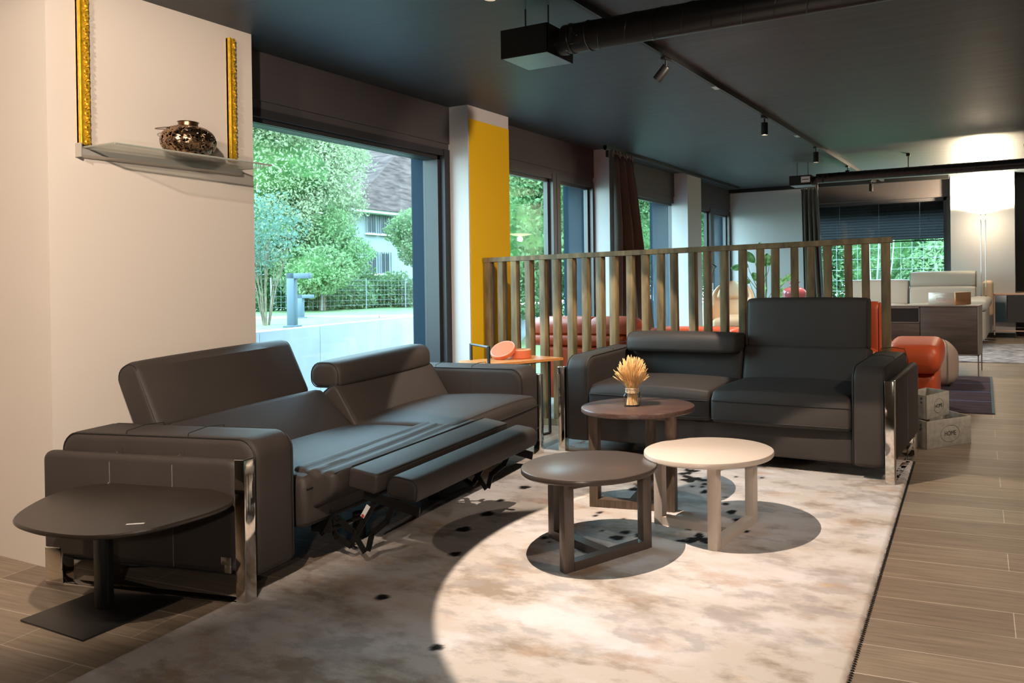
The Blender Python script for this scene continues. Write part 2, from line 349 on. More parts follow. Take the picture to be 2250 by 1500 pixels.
# ---------------------------------------------------------------- object helpers
class T:
    """one thing: an empty at its base with parts; shear follows the rising floor"""
    def __init__(s, name, label, cat, x, y, ang=0, h=0, group=None, shear=True, z=None, kind=None):
        s.o = bpy.data.objects.new(name, None); COL.objects.link(s.o); s.o.empty_display_size = .1
        s.o.location = (x, y, (fz(y) + h) if z is None else z); s.o.rotation_euler = (0, 0, R(ang)); s.ang = R(ang); s.shear = shear and z is None
        tag(s.o, label, cat, group, kind)
    def part(s, name, g, m, parent=None, label=None, smooth=True, shear=None, kind=None):
        sh = s.shear if shear is None else shear
        o = mesh_obj(name, g, m, smooth, (s.ang if sh else None))
        o.parent = parent if parent is not None else s.o
        if label: o['label'] = label
        if kind: o['kind'] = kind
        return o
def mesh_obj(name, g, m, smooth=True, shear_ang=None, sharp=35):
    me = bpy.data.meshes.new(name); v = g.v
    if shear_ang is not None:
        c, s_ = math.cos(shear_ang), math.sin(shear_ang); v = [(p[0], p[1], p[2] + K * (s_ * p[0] + c * p[1])) for p in v]
    me.from_pydata(v, [], g.f); me.update()
    if smooth:
        me.shade_smooth(); me.set_sharp_from_angle(angle=R(sharp))
    mats = m if isinstance(m, (list, tuple)) else [m]
    for q in mats: me.materials.append(MT[q] if isinstance(q, str) else q)
    o = bpy.data.objects.new(name, me); COL.objects.link(o); return o
def tag(o, label, cat, group=None, kind=None):
    if label: o['label'] = label
    if cat: o['category'] = cat
    if group: o['group'] = group
    if kind: o['kind'] = kind
def single(name, g, m, label, cat, x=0, y=0, ang=0, h=0, group=None, shear=True, z=None, kind=None, smooth=True):
    o = mesh_obj(name, g, m, smooth, R(ang) if (shear and z is None) else None)
    o.location = (x, y, (fz(y) + h) if z is None else z); o.rotation_euler = (0, 0, R(ang)); tag(o, label, cat, group, kind); return o
def struct(name, g, m, parent=None, smooth=False, label=None):
    o = mesh_obj(name, g, m, smooth)
    if parent is not None: o.parent = parent
    else: o['kind'] = 'structure'
    if label: o['label'] = label
    return o

# ================================================================ SETTING
BX, FX, CX = -3.891, -4.12, -3.94
g = G(); xs = [-4.6, 3.2]; ys = [-3.0, 11.6]
g.add([(xs[0], ys[0], fz(ys[0])), (xs[1], ys[0], fz(ys[0])), (xs[1], ys[1], fz(ys[1])), (xs[0], ys[1], fz(ys[1])),
       (xs[0], ys[0], fz(ys[0]) - .2), (xs[1], ys[0], fz(ys[0]) - .2), (xs[1], ys[1], fz(ys[1]) - .2), (xs[0], ys[1], fz(ys[1]) - .2)],
      [(0, 1, 2, 3), (7, 6, 5, 4), (0, 4, 5, 1), (1, 5, 6, 2), (2, 6, 7, 3), (3, 7, 4, 0)])
struct('floor', g, 'floor')
struct('ceiling', G().box(-4.45, 3.2, -3.0, 11.6, ZC, ZC + .2), 'ceiling')
struct('wall_left', G().box(-4.7, BX, 1.917, 2.914, -.3, ZC), 'paint')
struct('wall_left_return', G().box(-4.9, -4.7, 1.917, 2.1, -.3, ZC), 'paint')
struct('wall_front', G().box(-4.9, 3.2, -3.1, -3.0, -.5, ZC), 'paint')
struct('wall_outer', G().box(-4.9, -4.8, -3.0, 2.1, -.5, ZC), 'paint')
struct('floor_left', G().add([(-4.85, -3, fz(-3)), (-4.6, -3, fz(-3)), (-4.6, 1.95, fz(1.95)), (-4.85, 1.95, fz(1.95))], [(0, 1, 2, 3)]), 'floor')
struct('ceiling_left', G().box(-4.9, -4.45, -3.0, 2.1, ZC, ZC + .2), 'ceiling')
struct('wall_right', G().box(3.2, 3.3, -3.0, 11.6, -.5, ZC), 'paint')
# columns between the windows
def column(n, y0, y1, x_in=CX):
    return struct('wall_pier_%s' % n, G().box(-4.16, x_in, y0, y1, 0, ZC), 'white')
for n_, ya, yb in (('first', 4.80, 5.27), ('second', 7.0, 7.345), ('third', 9.02, 9.32)): struct('wall_outer_%s' % n_, G().box(-4.50, -4.165, ya, yb, 0, ZC + .2), 'reveal')
p1 = column('first', 4.778, 5.288)
struct('painted_field', G().box(CX, CX + .003, 4.790, 5.288, .1, 2.515), 'yellow', parent=p1, label='mustard yellow painted field')
column('second', 6.956, 7.40)
column('third', 8.905, 9.335)
# fascias above the windows
def fascia(n, y0, y1):
    q = struct('groove_%d' % n, G().box(FX - .001, FX + .0015, y0 + .02, y1 - .02, 2.508, 2.511), 'frame'); g = G().box(-4.22, FX, y0, y1, 2.33, ZC - .002).box(-4.24, FX - .012, y0, y1, 2.275, 2.33)
    o = struct('trim_%d' % n, g, 'fascia'); q.name = 'groove'; del q['kind']; q.parent = o; return o
fascia(1, 2.914, 4.778); fascia(2, 5.288, 6.956); fascia(3, 7.40, 8.905); fascia(4, 9.335, 10.85)
# windows and glazed doors on the long side
def glazing(name, y0, y1, z0, z1, splits, fw=.055, reveal=True, dp=.10):
    root = bpy.data.objects.new(name, None); COL.objects.link(root); root['kind'] = 'structure'; root.location = (0, 0, 0)
    x0, x1 = FX - dp, FX - .03
    g = G().box(x0, x1 + .03, y1 - .06, y1, z0, z1).box(x0, x1 + .03, y0, y0 + fw, z0, z1)
    g.box(x0, x1 + .02, y0, y1, z1 - .05, z1).box(x0, x1 + .02, y0, y1, z0, z0 + fw)
    struct('frame', g, 'frame_dark' if dp > .15 else 'frame', parent=root)
    # stepped inner profile
    yy = [y0 + fw] + [s_ for sp in splits for s_ in (sp - .065, sp + .065)] + [y1 - .06]
    for a, b in zip(yy[0::2], yy[1::2]):
        gg = G()
        t = .028
        for (ya, yb, za, zb) in ((a, a + t, z0 + fw, z1 - .05), (b - t, b, z0 + fw, z1 - .05), (a, b, z0 + fw, z0 + fw + t), (a, b, z1 - .05 - t, z1 - .05)):
            gg.box(x0 + .01, x1 - .015, ya, yb, za, zb)
        struct('sash', gg, 'frame_dark' if dp > .15 else 'frame', parent=root)
        struct('pane', G().box(x0 + .03, x0 + .036, a + t, b - t, z0 + fw + t, z1 - .05 - t), 'glass', parent=root)
    for sp in splits:
        gg = G().box(x0, x1 + .03, sp - .065, sp - .004, z0, z1).box(x0, x1 + .03, sp + .004, sp + .065, z0, z1).box(x0, x1 + .02, sp - .004, sp + .004, z0, z1)
        struct('meeting_stile', gg, 'frame', parent=root)
        hg = G().box(x1 + .03, x1 + .045, sp - .05, sp - .02, 1.10, 1.26).cyl((x1 + .045, sp - .035, 1.16), (x1 + .085, sp - .035, 1.16), .009, 12).rbox(x1 + .075, x1 + .093, sp - .15, sp - .025, 1.15, 1.17, .006)
        struct('handle', hg, 'steel', parent=root)
    if reveal:
        gg = G().box(-4.51, x0, y1 - .004, y1 + .12, z0, z1 + .02).box(-4.51, x0, y0 - .12, y0 + .004, z0, z1 + .02).box(-4.51, x0, y0, y1, z1 + .012, z1 + .1)
        struct('reveal', gg, 'reveal', parent=root)
    return root
glazing('window_1', 2.914, 4.778, .12, 2.285, [], dp=.20)
glazing('door_1', 5.288, 6.985, .20, 2.285, [6.27])
glazing('window_2', 7.36, 9.00, .26, 2.30, [])
glazing('door_2', 9.335, 10.86, .40, 2.30, [10.15])
# thin shade hooks and seal along the head of the big window
struct('trim_7', G().box(-4.2, -4.19, 2.92, 4.77, 2.205, 2.214), 'black_metal')

# far end wall
struct('wall_back_left', G().box(-4.16, -3.03, 10.85, 11.4, .2, ZC), 'white')
struct('wall_outer_fourth', G().box(-4.50, -4.165, 10.98, 11.5, 0, ZC), 'reveal')
struct('wall_back', G().box(-3.03, -1.10, 11.15, 11.5, .2, .95).box(-1.16, -1.10, 11.12, 11.5, .2, ZC), 'grey_wall')
struct('trim_5', G().box(-3.03, -1.10, 11.10, 11.5, 2.37, ZC - .002), 'fascia')
lc = struct('wall_pier_far', G().box(-1.10, -.335, 10.98, 11.5, .2, ZC), 'white')
struct('baseboard', G().box(-1.10, -.335, 10.965, 10.98, .5, .575), 'black_metal', parent=lc)
struct('wall_back_right', G().box(-.335, 3.2, 11.3, 11.5, .2, ZC), 'grey_wall')
w3 = bpy.data.objects.new('window_3', None); COL.objects.link(w3); w3['kind'] = 'structure'
struct('frame', G().box(-3.03, -2.95, 11.2, 11.26, .95, 2.37).box(-1.21, -1.16, 11.2, 11.26, .95, 2.37).box(-3.03, -1.16, 11.2, 11.26, 2.33, 2.38).box(-3.03, -1.16, 11.2, 11.26, .95, 1.0), 'frame', parent=w3)
struct('pane', G().box(-2.95, -1.21, 11.225, 11.231, 1.0, 2.33), 'glass', parent=w3)
t = T('venetian_blind', 'dark venetian blind drawn halfway down over the far window', 'blind', -2.08, 11.34, z=0)
t.part('headrail', G().box(-.97, .92, -.02, .03, 2.45, 2.50), 'blind')
for i in range(16):
    zz = 2.43 - i * .0385
    t.part('slat', G().add([(-.97, -.022, zz - .024), (.92, -.022, zz - .024), (.92, .022, zz + .016), (-.97, .022, zz + .016), (-.97, -.025, zz - .021), (.92, -.025, zz - .021), (.92, .019, zz + .019), (-.97, .019, zz + .019)], [(3, 2, 1, 0), (4, 5, 6, 7), (0, 1, 5, 4), (2, 3, 7, 6), (1, 2, 6, 5), (3, 0, 4, 7)]), 'blind', smooth=False)
t.part('bottom_rail', G().box(-.85, .85, -.015, .015, 1.80, 1.815), 'blind')
for x in (-.55, 0, .55): t.part('ladder_cord', G().tube([(x, -.03, 1.81), (x, -.03, 2.34)], .0025, 5), 'wire')

# ceiling rail for curtains and end-wall cove
cr_ = T('curtain_rail', 'slim dark curtain rail fixed on the ceiling along the window piers', 'curtain rail', 0, 0, z=0)
cr_.part('rail', G().box(-3.905, -3.865, 6.78, 10.55, ZC - .032, ZC), 'black_metal', smooth=False)
cr_.part('end_bracket', G().box(-3.90, -3.87, 6.82, 6.86, ZC - .11, ZC - .03).cyl((-3.885, 6.78, ZC - .03), (-3.885, 6.87, ZC - .03), .018, 12), 'black_metal')
struct('trim_6', G().box(-4.2, -1.1, 10.80, 10.848, ZC - .05, ZC), 'black_metal')

# ================================================================ CURTAINS
def curtain(name, label, p_top0, p_top1, p_bot0, p_bot1, ztop, folds, amp, nrm, m='curtain', slim=None):
    t = T(name, label, 'curtain', 0, 0, z=0)
    nu, nv = folds * 10, 24; zb = fz((p_bot0[1] + p_bot1[1]) / 2) + .02; vs = []; a0, a1, b0, b1 = map(np.array, (p_top0, p_top1, p_bot0, p_bot1))
    for j in range(nv + 1):
        t_ = j / nv; q = t_ ** (slim or 1.0)
        for i in range(nu + 1):
            s_ = i / nu; p = (a0 * (1 - s_) + a1 * s_) * (1 - q) + (b0 * (1 - s_) + b1 * s_) * q
            am = amp * (.35 + .65 * min(1, t_ * 3)); off = am * (math.sin(s_ * folds * 2 * math.pi) + .3 * math.sin(s_ * folds * 5.3 + 2 * t_))
            vs.append((p[0] + nrm[0] * off, p[1] + nrm[1] * off, ztop - (ztop - zb) * t_))
    fs = [(j * (nu + 1) + i, j * (nu + 1) + i + 1, (j + 1) * (nu + 1) + i + 1, (j + 1) * (nu + 1) + i) for j in range(nv) for i in range(nu)]
    o = t.part('cloth', G().add(vs, fs), m); sol = o.modifiers.new('thick', 'SOLIDIFY'); sol.thickness = .006
    for k in range(folds * 2 + 1):
        s_ = k / (folds * 2); p = a0 * (1 - s_) + a1 * s_
        t.part('hook_tab', G().box(p[0] - .006, p[0] + .006, p[1] - .012, p[1] + .012, ztop - .02, ztop + .045), 'curtain_edge', smooth=False)
    return t
curtain('curtain', 'taupe curtain gathered beside the second window pier, flaring towards the floor', (-3.87, 6.93), (-3.87, 7.33), (-3.87, 6.86), (-3.80, 7.80), 2.545, 3, .055, (1, 0), slim=.9)
curtain('curtain', 'taupe curtain at the far end wall, left of the window with the blind', (-3.03, 10.76), (-2.80, 10.76), (-3.0, 10.76), (-2.70, 10.76), 2.55, 4, .03, (0, 1))

# ================================================================ SOFAS
def slab(p0, p1, th, r, off=0, n=5):
    p0 = np.array(p0); p1 = np.array(p1); d = p1 - p0; L = np.linalg.norm(d); d /= L; nrm = np.array([-d[1], d[0]])  # nrm points to the front (-y) for upright slabs
    out = []
    for (a, b) in rrect(-th / 2, th / 2, 0, L, r, n): out.append(tuple(p0 + d * b - nrm * (a - off)))
    return out
def sofa_arm(t, x0, x1, D, outer_x0, outer_x1, z_out=.555, z_in=.62, seams=(.36, .70), leather='leather', skew=0):
    if skew:
        class SK:
            def part(q, name, g, m, parent=None, **kw):
                g.v = [(p[0] + skew * p[1], p[1], p[2]) for p in g.v]; return t.part(name, g, m, parent=parent, **kw)
        return sofa_arm(SK(), x0, x1, D, outer_x0, outer_x1, z_out, z_in, seams, leather, 0) if not isinstance(t, SK) else None
    prof = rrect(0, D, .085, z_in, (.03, .03, .07, .075), 6)
    prof = [(y, z + (.022 * math.sin(math.pi * min(1, max(0, y / D))) if z > .4 else 0)) for y, z in prof]
    a = t.part('armrest', G().loft(prof, x0, x1, er=.03, nx=4), leather)
    c = np.mean(prof, axis=0)
    for xx in (x0 + .010, x1 - .010):
        t.part('piping', G().tube([(xx, c[0] + (p[0] - c[0]) * .988, c[1] + (p[1] - c[1]) * .984) for p in prof], .0035, 5, closed=True), 'thread', parent=a)
    for yy in seams: t.part('seam', G().tube([(x0 + .001, yy, z) for z in (.2, .4, z_in - .05)] + [(x0 + .02, yy, z_in + .015), ((x0 + x1) / 2, yy, z_in + .0235), (x1 - .02, yy, z_in + .015)] + [(x1 - .001, yy, z) for z in (z_in - .05, .4, .2)], .0022, 5), 'thread', parent=a)
    left = outer_x0 < x0
    prof2 = rrect(.043, D + .03, .125, z_out, (.02, .02, .03, .03), 5)
    p = t.part('side_panel', G().loft(prof2, outer_x0 + .002, outer_x1, er=.022, nx=3), leather)
    xo = outer_x0 + .002 if left else outer_x1
    sg = -1 if left else 1
    for yy in seams: t.part('stitching', G().tube([(xo + sg * .0006, yy, .13), (xo + sg * .0006, yy, z_out - .03), (xo - sg * .012, yy + .004, z_out - .006), (xo - sg * .04, yy + .008, z_out + .001)], .0017, 5), 'thread_light', parent=p)
    g = G().rbox(outer_x0, outer_x1 - .004, -.008, .040, 0, z_out + .004, .004, 2).rbox(outer_x0 + .004, outer_x1 - .008, .03, D, 0, .012, .003, 1).rbox(outer_x0, outer_x1 - .004, D - .075, D + .02, 0, .16, .006, 2)
    t.part('chrome_leg_frame', g, 'chrome')
def seat_cushion(t, x0, x1, y0, y1, z0, z1, wob=None, name='seat_cushion', crown=.022, leather='leather'):
    top = [(y0 + .0, z1 - .055), (y0 + .018, z1 - .02), (y0 + .06, z1), ((y0 + y1) / 2, z1 + .004), (y1, z1 - .01)]
    prof = crom(top, 4, closed=False) + [(y1, z0), (y0 + .02, z0), (y0, z0 + .02)]
    def w2(p, j):
        x, y, z = p; s_ = 4 * (x - x0) * (x1 - x) / (x1 - x0) ** 2
        if z > (z0 + z1) / 2: z += crown * (s_ ** .6 if s_ > 0 else 0)
        else: pass
        if y < y0 + .1: y -= .012 * max(0, s_)
        if wob: x, y, z = wob((x, y, z), j)
        return (x, y, z)
    o = t.part(name, G().loft(prof, x0, x1, er=.025, nx=14, wob=w2), leather)
    n = 14; g = G(); pts = []
    for i in range(n + 1):
        x = x0 + .012 + (x1 - x0 - .024) * i / n; s_ = 4 * (x - x0) * (x1 - x) / (x1 - x0) ** 2
        pts.append((x, y0 - .003 - .012 * s_, z1 - .05))
    t.part('piping', g.tube(pts, .003, 5), 'thread', parent=o); t.part('piping', G().tube([(x, y - .001, z0 + .022) for x, y, z in pts], .003, 5), 'thread', parent=o)
    return o
def back_cushion(t, x0, x1, prof, name='back_cushion', puff=.018, leather='leather', piping=True):
    P = np.array(prof); c = P.mean(0)
    def w2(p, j):
        x, y, z = p; s_ = max(0, 4 * (x - x0) * (x1 - x) / (x1 - x0) ** 2) ** .5
        dy, dz = P[j] - c; 
        return (x, y - (puff * s_ if dy < 0 else 0), z + (.4 * puff * s_ if dz > 0 else 0))
    o = t.part(name, G().loft(prof, x0, x1, er=.028, nx=14, wob=w2), leather)
    if piping:
        for xx in (x0 + .008, x1 - .008): t.part('piping', G().tube([(xx, c[0] + (p[0] - c[0]) * .955, c[1] + (p[1] - c[1]) * .965) for p in prof], .003, 5, closed=True), 'thread', parent=o)
    return o

def sofa_two():
    W, D = 2.135, .70
    t = T('leather_sofa', 'charcoal leather two-seater in front of the slatted screen, right headrest raised', 'sofa', -2.85, 4.325, -1.29)
    sofa_arm(t, .055, .225, D, 0, .055)
    sofa_arm(t, 1.905, 2.085, D, 2.085, 2.14)
    t.part('base', G().rbox(.225, 1.905, .035, D - .02, .088, .275, .018, 2), 'leather')
    seat_cushion(t, .222, 1.072, .0, .55, .272, .445)
    seat_cushion(t, 1.078, 1.908, -.01, .55, .272, .452)
    back_cushion(t, .225, 1.072, slab((.565, .38), (.625, .622), .13, (.02, .02, .045, .045)))
    back_cushion(t, 1.078, 1.885, slab((.565, .38), (.625, .640), .13, (.02, .02, .03, .03)))
    back_cushion(t, .245, 1.06, rrect(.46, .655, .605, .728, (.03, .03, .06, .06)), name='headrest')
    back_cushion(t, 1.085, 1.875, slab((.628, .636), (.640, .950), .10, (.02, .02, .035, .035)), name='headrest')
    t.part('back_panel', G().rbox(.20, 1.93, D - .06, D, .09, .585, .02, 2), 'leather')
    for x in (.4, 1.7):
        t.part('foot', G().cyl((x, .45, 0), (x, .45, .09), .028, 20), 'black')
    return t
sofa_two()

def wrinkle(p, j):
    x, y, z = p
    if z > .36 and y < .16:
        f = math.exp(-((y + .03) / .09) ** 2)
        z += f * (.007 * math.sin(y * 80 + 3 * math.sin(x * 2.4 + .5)))
    return (x, y, z)
def sofa_recliner():
    D = .955
    t = T('recliner_sofa', 'charcoal leather sofa by the cream wall with its footrest folded out', 'sofa', -2.745, 1.988, 94.5)
    sofa_arm(t, .055, .255, 1.0, 0, .055, seams=(.34, .66), skew=-.095)
    sofa_arm(t, 2.02, 2.215, D, 2.215, 2.27, z_out=.52, z_in=.585, seams=(.38, .66))
    t.part('base', G().rbox(1.20, 2.02, .0, D - .06, .10, .27, .018, 2), 'leather')
    t.part('back_panel', G().rbox(.245, 2.02, D - .10, D - .02, .10, .545, .02, 2), 'leather')
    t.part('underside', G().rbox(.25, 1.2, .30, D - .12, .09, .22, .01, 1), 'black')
    # far seat, closed
    seat_cushion(t, 1.18, 2.02, -.115, .56, .215, .425, crown=.03)
    back_cushion(t, 1.17, 2.01, slab((.56, .345), (.735, .600), .13, (.02, .02, .04, .04)))
    back_cushion(t, 1.18, 1.99, rrect(.66, .86, .600, .742, (.03, .05, .07, .07)), name='headrest')
    # near seat, reclined
    s_ = seat_cushion(t, .275, 1.175, -.02, .60, .20, .415, wob=wrinkle, crown=.02)
    back_cushion(t, .28, 1.165, slab((.55, .335), (.825, .565), .13, (.02, .02, .05, .05)))
    back_cushion(t, .255, 1.145, slab((.880, .552), (1.042, .858), .135, (.02, .02, .055, .055)), name='headrest', puff=.022)
    fr = t.part('footrest', G().loft(crom([(.10, .425), (.03, .432), (-.05, .43), (-.115, .43), (-.135, .415), (-.13, .345), (-.06, .29), (.03, .25), (.10, .25)], 5), .32, 1.36, er=.03, nx=30, wob=wrinkle), 'leather', label='wrinkled leather flap of the footrest')
    t.part('piping', G().tube([(.335 + (1.345 - .335) * i / 12, -.128 + .004 * math.sin(i * 1.7), .423) for i in range(13)], .004, 5), 'thread', parent=fr)
    t.part('footrest_pad', G().loft([(y, z) for y, z in slab((-.285, .368), (-.138, .390), .085, .014)], .40, 1.40, er=.014, nx=6), 'leather')
    t.part('footrest_roll', G().loft(slab((-.445, .330), (-.285, .350), .095, (.045, .02, .02, .045)), .46, 1.45, er=.02, nx=6), 'leather')
    for yy, zz in ((-.142, .432), (-.288, .408)): t.part('piping', G().tube([(.42, yy, zz), (1.39, yy, zz)], .0028, 5), 'thread')
    cc = slab((-.445, .330), (-.285, .350), .095, (.045, .02, .02, .045)); c0 = np.mean(cc, axis=0)
    t.part('piping', G().tube([(.4665, c0[0] + (p[0] - c0[0]) * .93, c0[1] + (p[1] - c0[1]) * .93) for p in cc], .003, 5, closed=True), 'thread')
    pr_ = slab((-.445, .305), (-.285, .325), .095, (.045, .02, .02, .045))
    # mechanism: two linked lever sets
    def flat(g, pts, x, wd=.026, th=.005):
        for (a, b) in zip(pts[:-1], pts[1:]):
            d = np.array(b) - np.array(a); L = np.linalg.norm(d); d /= L; n = np.array([-d[1], d[0]]) * wd / 2; e = d * wd * .35
            q = [np.array(a) - e - n, np.array(b) + e - n, np.array(b) + e + n, np.array(a) - e + n]
            g.add([(x, *v) for v in q] + [(x + th, *v) for v in q], [(0, 1, 2, 3), (7, 6, 5, 4), (0, 4, 5, 1), (1, 5, 6, 2), (2, 6, 7, 3), (3, 7, 4, 0)])
        for p in pts: g.cyl((x - .004, *p), (x + th + .004, *p), .007, 10)
        return g
    for x, s2 in ((.44, 1), (1.34, -1)):
        g = G(); flat(g, [(.02, .19), (-.03, .115), (-.10, .085)], x)
        mb = t.part('lever', g, 'mech')
        g = G(); flat(g, [(-.10, .085), (-.17, .19), (-.235, .285)], x + .008); lab = t.part('lever', g, 'mech')
        if s2 == 1:
            t.part('warning_label', G().add([(x + .006, -.176, .205), (x + .006, -.213, .258), (x + .006, -.194, .268), (x + .006, -.158, .215)], [(3, 2, 1, 0)]), 'paper', parent=lab, label='white safety label with red sign', smooth=False)
            g = G(); cc = (-.1715, .216); g.add([(x + .0054, cc[0] + .008 * math.cos(a), cc[1] + .008 * math.sin(a)) for a in np.linspace(0, 2 * math.pi, 13)[:-1]], [tuple(range(12))])
            t.part('warning_sign', g, 'red', parent=lab, smooth=False)
        g = G(); flat(g, [(.04, .13), (-.05, .20), (-.13, .15), (-.19, .075)], x - .012); t.part('lever', g, 'mech')
        g = G(); flat(g, [(-.19, .075), (-.21, .14), (-.29, .20), (-.33, .275)], x + .014); t.part('lever', g, 'mech')
        g = G(); flat(g, [(-.20, .31), (-.46, .262)], x - .004, wd=.04); t.part('bracket', g, 'mech')
        t.part('seat_bracket', G().box(x - .03, x - .022, -.03, .08, .14, .24), 'mech', smooth=False)
    t.part('cross_bar', G().cyl((.42, -.02, .15), (1.38, -.02, .15), .010, 10).cyl((.44, .05, .19), (1.34, .05, .19), .008, 10), 'mech')
    t.part('spring_bolt', G().cyl((.47, -.045, .155), (.52, -.045, .155), .006, 8), 'chrome')
    for x, y in ((.72, .10), (1.3, .12)): t.part('foot', G().cyl((x, y, 0), (x, y, .12), .030, 20), 'black')
    # thin security tag thread on the side panel
    t.part('tag_thread', G().tube(crom([(-.066, .66, .445), (-.072, .675, .415), (-.073, .70, .37)], 5, closed=False), .0012, 5).box(-.075, -.071, .69, .72, .366, .369), 'paper')
    t.part('clip', G().rbox(-.013, -.003, .055, .105, .155, .185, .002, 1).rbox(-.014, -.004, .055, .085, .125, .156, .002, 1), 'steel', label='small metal clip on the side panel')
    return t
sofa_recliner()

# ================================================================ ROUND TABLES
def round_table(name, label, x, y, h, r, feet, m, mleg, th=.026, leg=.045):
    """feet: three world floor points; the first two share the front bar"""
    z0 = fz(y); t = T(name, label, 'table', x, y, 0, shear=False, group=None)
    t.part('tabletop', G().lathe([(.001, h - th), (r - .006, h - th), (r, h - th + .006), (r, h - .006), (r - .002, h - .002), (r - .006, h), (.001, h)], seg=96), m, shear=False)
    F = [np.array([f[0] - x, f[1] - y]) for f in feet]
    def fl(p): return K * p[1]
    ctr = sum(F) / 3
    for i, f in enumerate(F):
        ang = math.atan2(F[1][1] - F[0][1], F[1][0] - F[0][0]) if i < 2 else math.atan2(F[2][1] - ctr[1], F[2][0] - ctr[0])
        c, s_ = math.cos(ang), math.sin(ang); g = G(); hw = leg / 2
        g.rbox(-hw, hw, -hw, hw, 0, 1, .003, 1, fn=lambda p: (f[0] + c * p[0] - s_ * p[1], f[1] + s_ * p[0] + c * p[1], (fl(f) + .002) * (1 - p[2]) + (h - th) * p[2]))
        t.part('leg', g, mleg, shear=False)
        t.part('foot_pad', G().cyl((f[0], f[1], fl(f) - .004), (f[0], f[1], fl(f) + .004), .016, 14), 'black', shear=False)
    def bar(a, b, nm):
        d = b - a; L = np.linalg.norm(d); d /= L; n = np.array([-d[1], d[0]]) * leg / 2; a2 = a + d * leg / 2; b2 = b - d * leg / 2; bh = leg
        P = [a2 - n, b2 - n, b2 + n, a2 + n]
        t.part(nm, G().add([(p[0], p[1], fl(p) + .004) for p in P] + [(p[0], p[1], fl(p) + .004 + bh) for p in P], [(0, 3, 2, 1), (4, 5, 6, 7), (0, 1, 5, 4), (1, 2, 6, 5), (2, 3, 7, 6), (3, 0, 4, 7)]), mleg, smooth=False, shear=False)
    bar(F[0], F[1], 'base_bar'); mid = (F[0] + F[1]) / 2
    dd = mid - F[2]; dd /= np.linalg.norm(dd)
    bar(F[2], mid + dd * 0, 'base_bar')
    # short rails under the top
    def rail(a, b):
        d = b - a; L = np.linalg.norm(d); d /= L; n = np.array([-d[1], d[0]]) * leg / 2
        P = [a - n, b - n, b + n, a + n]
        t.part('top_rail', G().add([(p[0], p[1], h - th - .02) for p in P] + [(p[0], p[1], h - th - .0005) for p in P], [(0, 3, 2, 1), (4, 5, 6, 7), (0, 1, 5, 4), (1, 2, 6, 5), (2, 3, 7, 6), (3, 0, 4, 7)]), mleg, smooth=False, shear=False)
    rail(F[0], F[1]); rail(F[2], mid)
    return t
round_table('round_table', 'brown bronze lacquered round side table, nearest of the three on the rug', -1.785, 2.945, .378, .295,
            [(-1.745, 2.695), (-1.565, 3.035), (-2.005, 3.000)], 'bronze', 'bronze')
round_table('round_table', 'cream lacquered round side table standing on the rug', -1.385, 3.335, .378, .297,
            [(-1.275, 3.125), (-1.235, 3.485), (-1.635, 3.335)], 'cream', 'cream')
round_table('round_table', 'dark oak round table holding the jar of wheat, taller than the others', -1.887, 3.603, .500, .293,
            [(-2.055, 3.445), (-1.655, 3.505), (-1.93, 3.83)], 'wenge', 'wenge_leg', leg=.048)

# black organic side table at the left
def side_table():
    x, y = -3.02, 1.70; t = T('side_table', 'black ash side table with a rounded triangular top beside the sofa arm', 'table', x, y, 0)
    P = [(-3.262, 1.478), (-3.40, 1.60), (-3.475, 1.735), (-3.44, 1.85), (-3.216, 1.930), (-2.98, 1.965), (-2.78, 1.950), (-2.67, 1.895), (-2.632, 1.80), (-2.640, 1.68), (-2.67, 1.58), (-2.75, 1.50), (-2.88, 1.455), (-3.08, 1.443)]
    out = crom([(p[0] - x, p[1] - y) for p in P], 6)
    t.part('table_top', G().poly(out, .425, .441, top_in=.012), 'black_top')
    t.part('post', G().rbox(-.268, -.220, .050, .098, 0, .425, .004, 1), 'black_metal')
    t.part('post_groove', G().box(-.2198, -.2185, .070, .078, .02, .42), 'black', smooth=False)
    t.part('base_plate', G().rbox(-.43, -.02, -.12, .26, 0, .008, .003, 1), 'black_metal')
    return t
side_table()
single('label_strip', G().rbox(-.028, .028, -.005, .005, 0, .0012, .0004, 1), 'paper', 'narrow white label lying on the black side table', 'label', -2.765, 1.605, 38, z=fz(1.605) + .4412 + .0)

